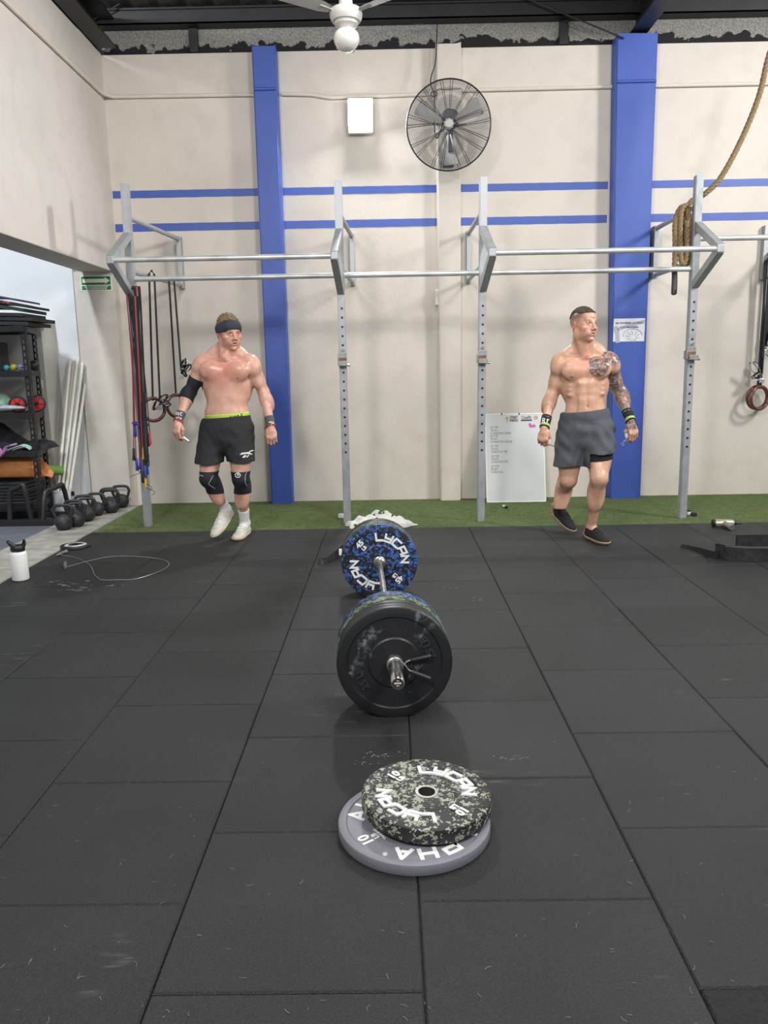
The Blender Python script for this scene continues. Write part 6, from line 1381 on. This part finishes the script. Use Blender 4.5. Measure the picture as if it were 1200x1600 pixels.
# headband
d_=unit(H[2]*.95+H[1]*-.42); 
hb=((S.all_pts()[0]-hc[0])*d_[0]+(S.all_pts()[1]-hc[1])*d_[1]+(S.all_pts()[2]-hc[2])*d_[2])/1.06
wfr=np.clip((q[1]+.06)/.12,0,1); D=np.maximum(S.D-.0115*1.0, np.maximum(hb-(.054+.004*wfr),-(hb-(.010-.026*wfr))))
sculpt_mesh('headband',D.astype(np.float32),S.o,S.h,mat('charcoal_knit',(.035,.04,.055),.85,bump=.3,bscale=260),rootL,None,1)
# sleeves, wrist wraps, socks
M_neo=mat('black_neoprene',(.011,.012,.019),.75,bump=.25,bscale=240); M_wrap=mat('grey_wrist_wrap',(.095,.09,.095),.85,bump=.4,bscale=260); M_wraptr=mat('red_wrap_edge',(.42,.03,.04),.7); M_print=mat('white_print',(.74,.74,.72),.6); M_sock=mat('white_sock',(.78,.77,.78),.85,bump=.4,bscale=260)
ul=np.linalg.norm(jl['elR']-jl['shR']); a_=unit(jl['elR']-jl['shR']); 
def elbow_region(x,y,z):
    g1=slab(jl['shR']+a_*ul*.50,a_,ul*.50+.01,.082)(x,y,z); b_=unit(jl['wrR']-jl['elR']); g2=slab(jl['elR']-b_*.03,b_,.105,.09)(x,y,z); return np.minimum(g1,g2)
mask_piece('elbow_sleeve',BL,.0045,elbow_region,M_neo,rootL)
wraps=[]
for s in ('R','L'):
    b_=unit(jl['wr'+s]-jl['el'+s]); o_=mask_piece('wrist_wrap',BL,.006,slab(jl['wr'+s]-b_*.062,b_,.078,.07),M_wrap,rootL); wraps.append(o_)
    mask_piece('wrap_edge',BL,.0072,slab(jl['wr'+s]+b_*.010,b_,.012,.07),M_wraptr,o_)
knees=[]
for s in ('R','L'):
    tv=unit(jl['hip'+s]-jl['knee'+s]); kv=jl['knee'+s]
    def knee_region(x,y,z,kv=kv): return np.maximum(np.maximum((z-(kv[2]+.058)),-(z-(kv[2]-.125))),np.sqrt((x-kv[0])**2+(y-kv[1])**2)-.125)
    knees.append(mask_piece('knee_sleeve',BL,.0045,knee_region,M_neo,rootL))
# shorts
M_sh=mat('black_shorts',(.017,.018,.020),.8,bump=.3,bscale=200)
SL,shortsL=shorts('shorts',rootL,BL,KL,.960,.06,.612,.622,M_sh,(.170,.120),(.104,.106),.7,4)
def wb_region(x,y,z): return np.maximum(np.maximum(z-(.986+.06*(x-KL['P'][0])),-(z-(.944+.06*(x-KL['P'][0])))),np.abs(x-KL['P'][0])-.205)+0*y
wbL=mask_piece('waistband',BL,.006,wb_region,mat('lime_waistband',(.46,.66,.09),.6),rootL)
for s in ('R','L'):
    def sock_region(x,y,z,s=s): 
        a=jl['ank'+s]; t=unit(jl['knee'+s]-a); return np.maximum(slab(a-t*.09,t,.235 if s=='L' else .170,.075)(x,y,z),0*x-.2)
    mask_piece('sock',BL,.004,sock_region,M_sock,rootL)
    shoe(rootL,jl,s,mat('off_white_shoe',(.58,.56,.48),.65,var=.08,scale=40,bump=.3,bscale=200),mat('gum_cream_sole',(.50,.36,.21),.6,c2=(.64,.58,.48),scale=14),mat('white_lace',(.78,.77,.74),.8))
# prints on his kit
decal('thigh_logo',SL,[[(375,710),(385,708.5),(394,709.5)],[(377,708.2),(388,707),(393,709.5)],[(379,715),(383,711.2)],[(381,715),(385,711.2)],[(385,714.5),(389,711)],[(388,708),(391,705),(396,703.5)]],M_print,shortsL,1.5,off=.004)
decal('waistband_text',BL,[[(358,654),(360,650.5),(362,653.5)],[(363,650),(363,653),(366,652.6),(366,649.4)],[(368,649),(368,652)],[(371,648.4),(371,651)],[(371,648.5),(374,651)],[(376,647),(379,646.3)],[(376,649.6),(379,649)]],mat('black_print',(.01,.01,.01),.6),wbL,1.1,off=.0085)
decal('knee_badge',BL,[[(371.5+4*math.cos(a),742.5+3.6*math.sin(a)) for a in np.linspace(0,6.28,14)],[(371,744),(371,741),(373,741),(373,743)]],M_print,knees[1],1.1,off=.007,step=.7)
decal('knee_trim',BL,[[(386,735),(383,745),(383,753),(386,760)]],mat('grey_trim',(.40,.40,.42),.6),knees[1],.9,off=.007)
decal('knee_trim',BL,[[(333,743),(327,754),(326,757),(336,763.5)]],mat('grey_trim',(.40,.40,.42),.6),knees[0],.9,off=.007)
decal('knee_badge',BL,[[(314+3.6*math.cos(a),746+3.4*math.sin(a)) for a in np.linspace(2.6,5.9,9)]],mat('grey_trim',(.40,.40,.42),.6),knees[0],1.3,off=.007,step=.7)
decal('wrap_lettering',BL,[[(274,645.5),(276,643.8),(276.8,646.5),(274.4,648)],[(279,644),(278.6,649)],[(281,648),(282.6,644.6),(284.6,645.2)],[(281.5,648.4),(284,649)],[(275.5,653),(277,651.8),(276,654)],[(278,652),(280.5,652.5)],[(281,655),(282.5,652.6),(283.5,655.4)]],M_print,wraps[0],1.2,off=.0085)
decal('wrap_lettering',BL,[[(420,660.5),(423,659),(424.5,660),(424,663.5)],[(426.4,658.5),(426.4,662),(428,661.4)]],M_print,wraps[1],1.2,off=.0085)
# what he holds
tp=handR_L[0]; c=(tp[0]+tp[1])/2; dd=unit(A3((.62,-.1,-.45)))
bm=bmesh.new(); M=axis_matrix(Vector(handR_L[1]*.5+tp[0]*.5)+Vector(dd)*-.005,Vector(dd)); add_box(bm,(-.014,-.008,-.012),(.014,.008,.062),.005,M)
o=finish(bm,'silver_case',mat('silver_case',(.55,.57,.58),.25,metal=.6)); centre(o); tag(o,'small silver rectangular case held in the right hand of the man with headband','case')
# ================================================================== the man on the right
JR = px(dict(head=(912,508,5.80),shR=(877,565,5.84),shL=(951,564,5.80),elR=(863,616,5.91),wrR=(851,666,5.76),elL=(966,610,5.88),wrL=(985,656,5.71),
    hipR=(895,678,5.83),hipL=(934,676,5.79),kneeR=(888,750,5.80),kneeL=(936,748,5.64),ankR=(877,806,6.1),ankL=(938,822,5.7)))
JR['toeL']=A3(FL(949,852,.0)); JR['heelL']=JR['toeL']+A3((-.085,.262,.0)); JR['toeR']=A3(FL(895,831,.022)); JR['heelR']=JR['toeR']+A3((-.105,.205,.095))
JR['ankL']=JR['heelL']+A3((.016,-.05,.10)); JR['ankR']=JR['heelR']+A3((.012,-.03,.085))
rootR = thing('person','shirtless man with tattooed left chest and arm, grey shorts and black shoes walking','person',(float(JR['toeL'][0])-.04,float(JR['toeL'][1])+.15,0))
HR = head_frame(.50,.08,-.05)
cfgR = dict(head=HR,width=1.04,arm=1.10,leg=1.06,abs=.95,lean=0.,mouth=.0055,hs=1.04,h=.0042)
BR, KR = build_person(rootR, JR, cfgR)
handR_R = add_hand(BR, JR['wrR']+A3((-.004,-.004,-.018)), A3((-.16,-.18,-1)), (.35,.9,0), (.85,-.4,0), (.75,1.0,.7), 1., 1.02)
handL_R = add_hand(BR, JR['wrL']+A3((.004,-.004,-.018)), A3((.22,-.22,-1)), (-.2,1,0), (-.9,-.3,0), (.45,.8,.7), 1., 1.02)
def skinR(V):
    C=np.tile(np.array((.62,.375,.265)),(len(V),1)); X=KR['X']
    C=mixc(C,(.58,.26,.185),inell(V,X(0,.06,-.10),(.19,.12,.13),KR['F'],.8)*.75); C=mixc(C,(.52,.23,.17),inell(V,X(0,.03,.04),(.09,.12,.09),KR['F'],.8)*.7)
    C=mixc(C,(.53,.26,.185),near(V,KR['hc'],.17,.5)*.6); C=mixc(C,(.52,.23,.18),near(V,handR_R[0][1],.11,.6)*.6); C=mixc(C,(.52,.23,.18),near(V,handL_R[0][1],.11,.6)*.6)
    for s in (-1,1): C=mixc(C,(.30,.13,.10),near(V,X(s*.100*1.04,.112,-.150),.015,.5)*.8)
    C=mixc(C,(.36,.19,.13),near(V,X(.004,.112,-.372),.013,.6)*.7)
    H,hc=KR['H'],KR['hc']; q=((V-hc)@H.T)/1.04     # faded sides: stubble darkens the scalp above the ears
    m=np.clip((q[:,2]-.002)/.045,0,1)*np.clip((.062-q[:,1])/.025,0,1); C=mixc(C,(.11,.07,.05),m*.80)
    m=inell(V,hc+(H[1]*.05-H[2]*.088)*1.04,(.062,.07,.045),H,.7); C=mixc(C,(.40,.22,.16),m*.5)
    return face_tone(C,V,KR,(.13,.085,.055),1.04)
def inkR(V):
    X=KR['X']; j=KR['j']; m=np.maximum(inell(V,X(.082,.085,-.085),(.082,.08,.085),KR['F'],.12),near(V,j['shL'],.085,.2))
    for a,b in (('shL','elL'),('elL','wrL')):
        ab=j[b]-j[a]; t=np.clip(((V-j[a])@ab)/(ab@ab),0,1); d=np.linalg.norm(V-j[a]-t[:,None]*ab,axis=1); m=np.maximum(m,np.clip((.085-d)/.012,0,1)*np.where(a=='shL',1,.9))
    side=(V-KR['N'])@KR['e1']; z=(V-KR['N'])@KR['w']; 
    m*=np.clip((side-.012)/.01,0,1); m*=np.clip(1-(np.clip(.155-side,0,1)/.02)*(z<-.175),0,1); return m
bodyR = sculpt_mesh('body', BR.D, BR.o, BR.h, skin_material('tanned_skin',True), rootR, {'tone':skinR,'ink':inkR}, 1)
jr=KR['j']; hc,H=KR['hc'],KR['H']
S,q=hair_field(hc,H,1.04,1); nz=np.sin(q[0]*210+3*np.sin(q[1]*90))*np.sin(q[1]*180+3*np.sin(q[2]*80))
D=S.D-.006-.004*np.clip((q[2]-.08)/.04,0,1)-.0022*nz; D=np.maximum(D,-(q[2]-(.070+.004*np.clip(q[1]/.08,0,1)-.02*np.clip(-q[1]/.08,0,1)))); D=np.maximum(D,q[1]-.088); D=np.maximum(D,np.abs(q[0])-.064)
sculpt_mesh('hair',D.astype(np.float32),S.o,S.h,mat('dark_brown_hair',(.035,.022,.014),.6,c2=(.07,.045,.028),scale=80,bump=.8,bscale=200),rootR,None,1)
M_bk=mat('black_wrist_wrap',(.014,.014,.016),.85,bump=.4,bscale=260); M_lime=mat('lime_strip',(.38,.52,.12),.7)
wr_=[]
for s in ('R','L'):
    b_=unit(jr['wr'+s]-jr['el'+s]); o_=mask_piece('wrist_wrap',BR,.007,slab(jr['wr'+s]-b_*.085,b_,.098,.07),M_bk,rootR); wr_.append(o_)
    mask_piece('lime_strip',BR,.0082,slab(jr['wr'+s]-b_*.016,b_,.022,.07),M_lime,o_); mask_piece('white_stripe',BR,.0078,slab(jr['wr'+s]-b_*.068,b_,.006,.07),M_print,o_)
decal('wrap_lettering',BR,[[(847.5,660.5),(848.2,653.5),(851,654),(851,656.5),(848,657)],[(849.5,657),(851.4,660.8)],[(854.6,661),(855,654.5)],[(857.6,655),(855,658)],[(844,660),(844.4,653.6)]],M_print,wr_[0],1.3,off=.0085)
M_gs=mat('slate_shorts',(.070,.078,.090),.75,bump=.35,bscale=180,var=.08,scale=20)
SR,shortsR=shorts('shorts',rootR,BR,KR,.975,.10,.565,.668,M_gs,(.168,.118),(.108,.112),1.35,9)
def liner(x,y,z):
    return np.maximum(np.maximum(z-.70,-(z-(.618+.10*np.clip(x-jr['hipL'][0],-.2,.2)))),np.abs(x-jr['hipL'][0])-.16)+0*y
mask_piece('compression_liner',BR,.006,lambda x,y,z: np.maximum(liner(x,y,z),-(x-(KR['P'][0]-.01))),mat('black_liner',(.006,.006,.007),.8),rootR)
for s in ('R','L'):
    shoe(rootR,jr,s,mat('black_knit_shoe',(.013,.013,.014),.8,bump=.4,bscale=200),mat('tan_black_sole',(.50,.36,.22),.6,c2=(.42,.30,.18),scale=6),mat('black_lace',(.02,.02,.021),.8))
# tape on his thumbs, pen and clip in his fingers
for hd in (handR_R,handL_R):
    e,c_,b0=hd[1],hd[2],hd[3]; bm=bmesh.new(); add_tube(bm,[Vector(b0+(c_-b0)*.5),Vector(c_),Vector(c_+(e-c_)*.7)],[.0138,.0135,.0122],14)
    finish(bm,'thumb_tape',mat('white_tape',(.80,.79,.76),.8),rootR,smooth=True)
e=Vector(handR_R[1]); bm=bmesh.new(); add_tube(bm,[e+Vector((-.03,.006,.010)),e+Vector((.065,-.01,-.022))],.0032,8); add_tube(bm,[e+Vector((.065,-.01,-.022)),e+Vector((.070,-.011,-.0237))],[.003,.001],8)
o=finish(bm,'pencil',mat('brown_pencil',(.16,.085,.06),.5),smooth=True); centre(o); tag(o,'thin dark pencil held in the right hand of the tattooed man','pencil')
e=Vector(handL_R[1]); bm=bmesh.new(); add_tube(bm,[e+Vector((-.002,.0,-.002)),e+Vector((-.025,-.006,-.02)),e+Vector((-.034,-.008,-.042))],.0035,8); add_tube(bm,[e+Vector((-.034,-.008,-.042))+Vector((.011*math.cos(k),0,.009*math.sin(k))) for k in np.linspace(0,6.28,12)[:-1]],.0026,6,closed=True)
o=finish(bm,'key_clip',mat('steel_clip',(.25,.25,.27),.35,metal=.8),smooth=True); centre(o); tag(o,'small steel clip dangling from the left hand of the tattooed man','clip')
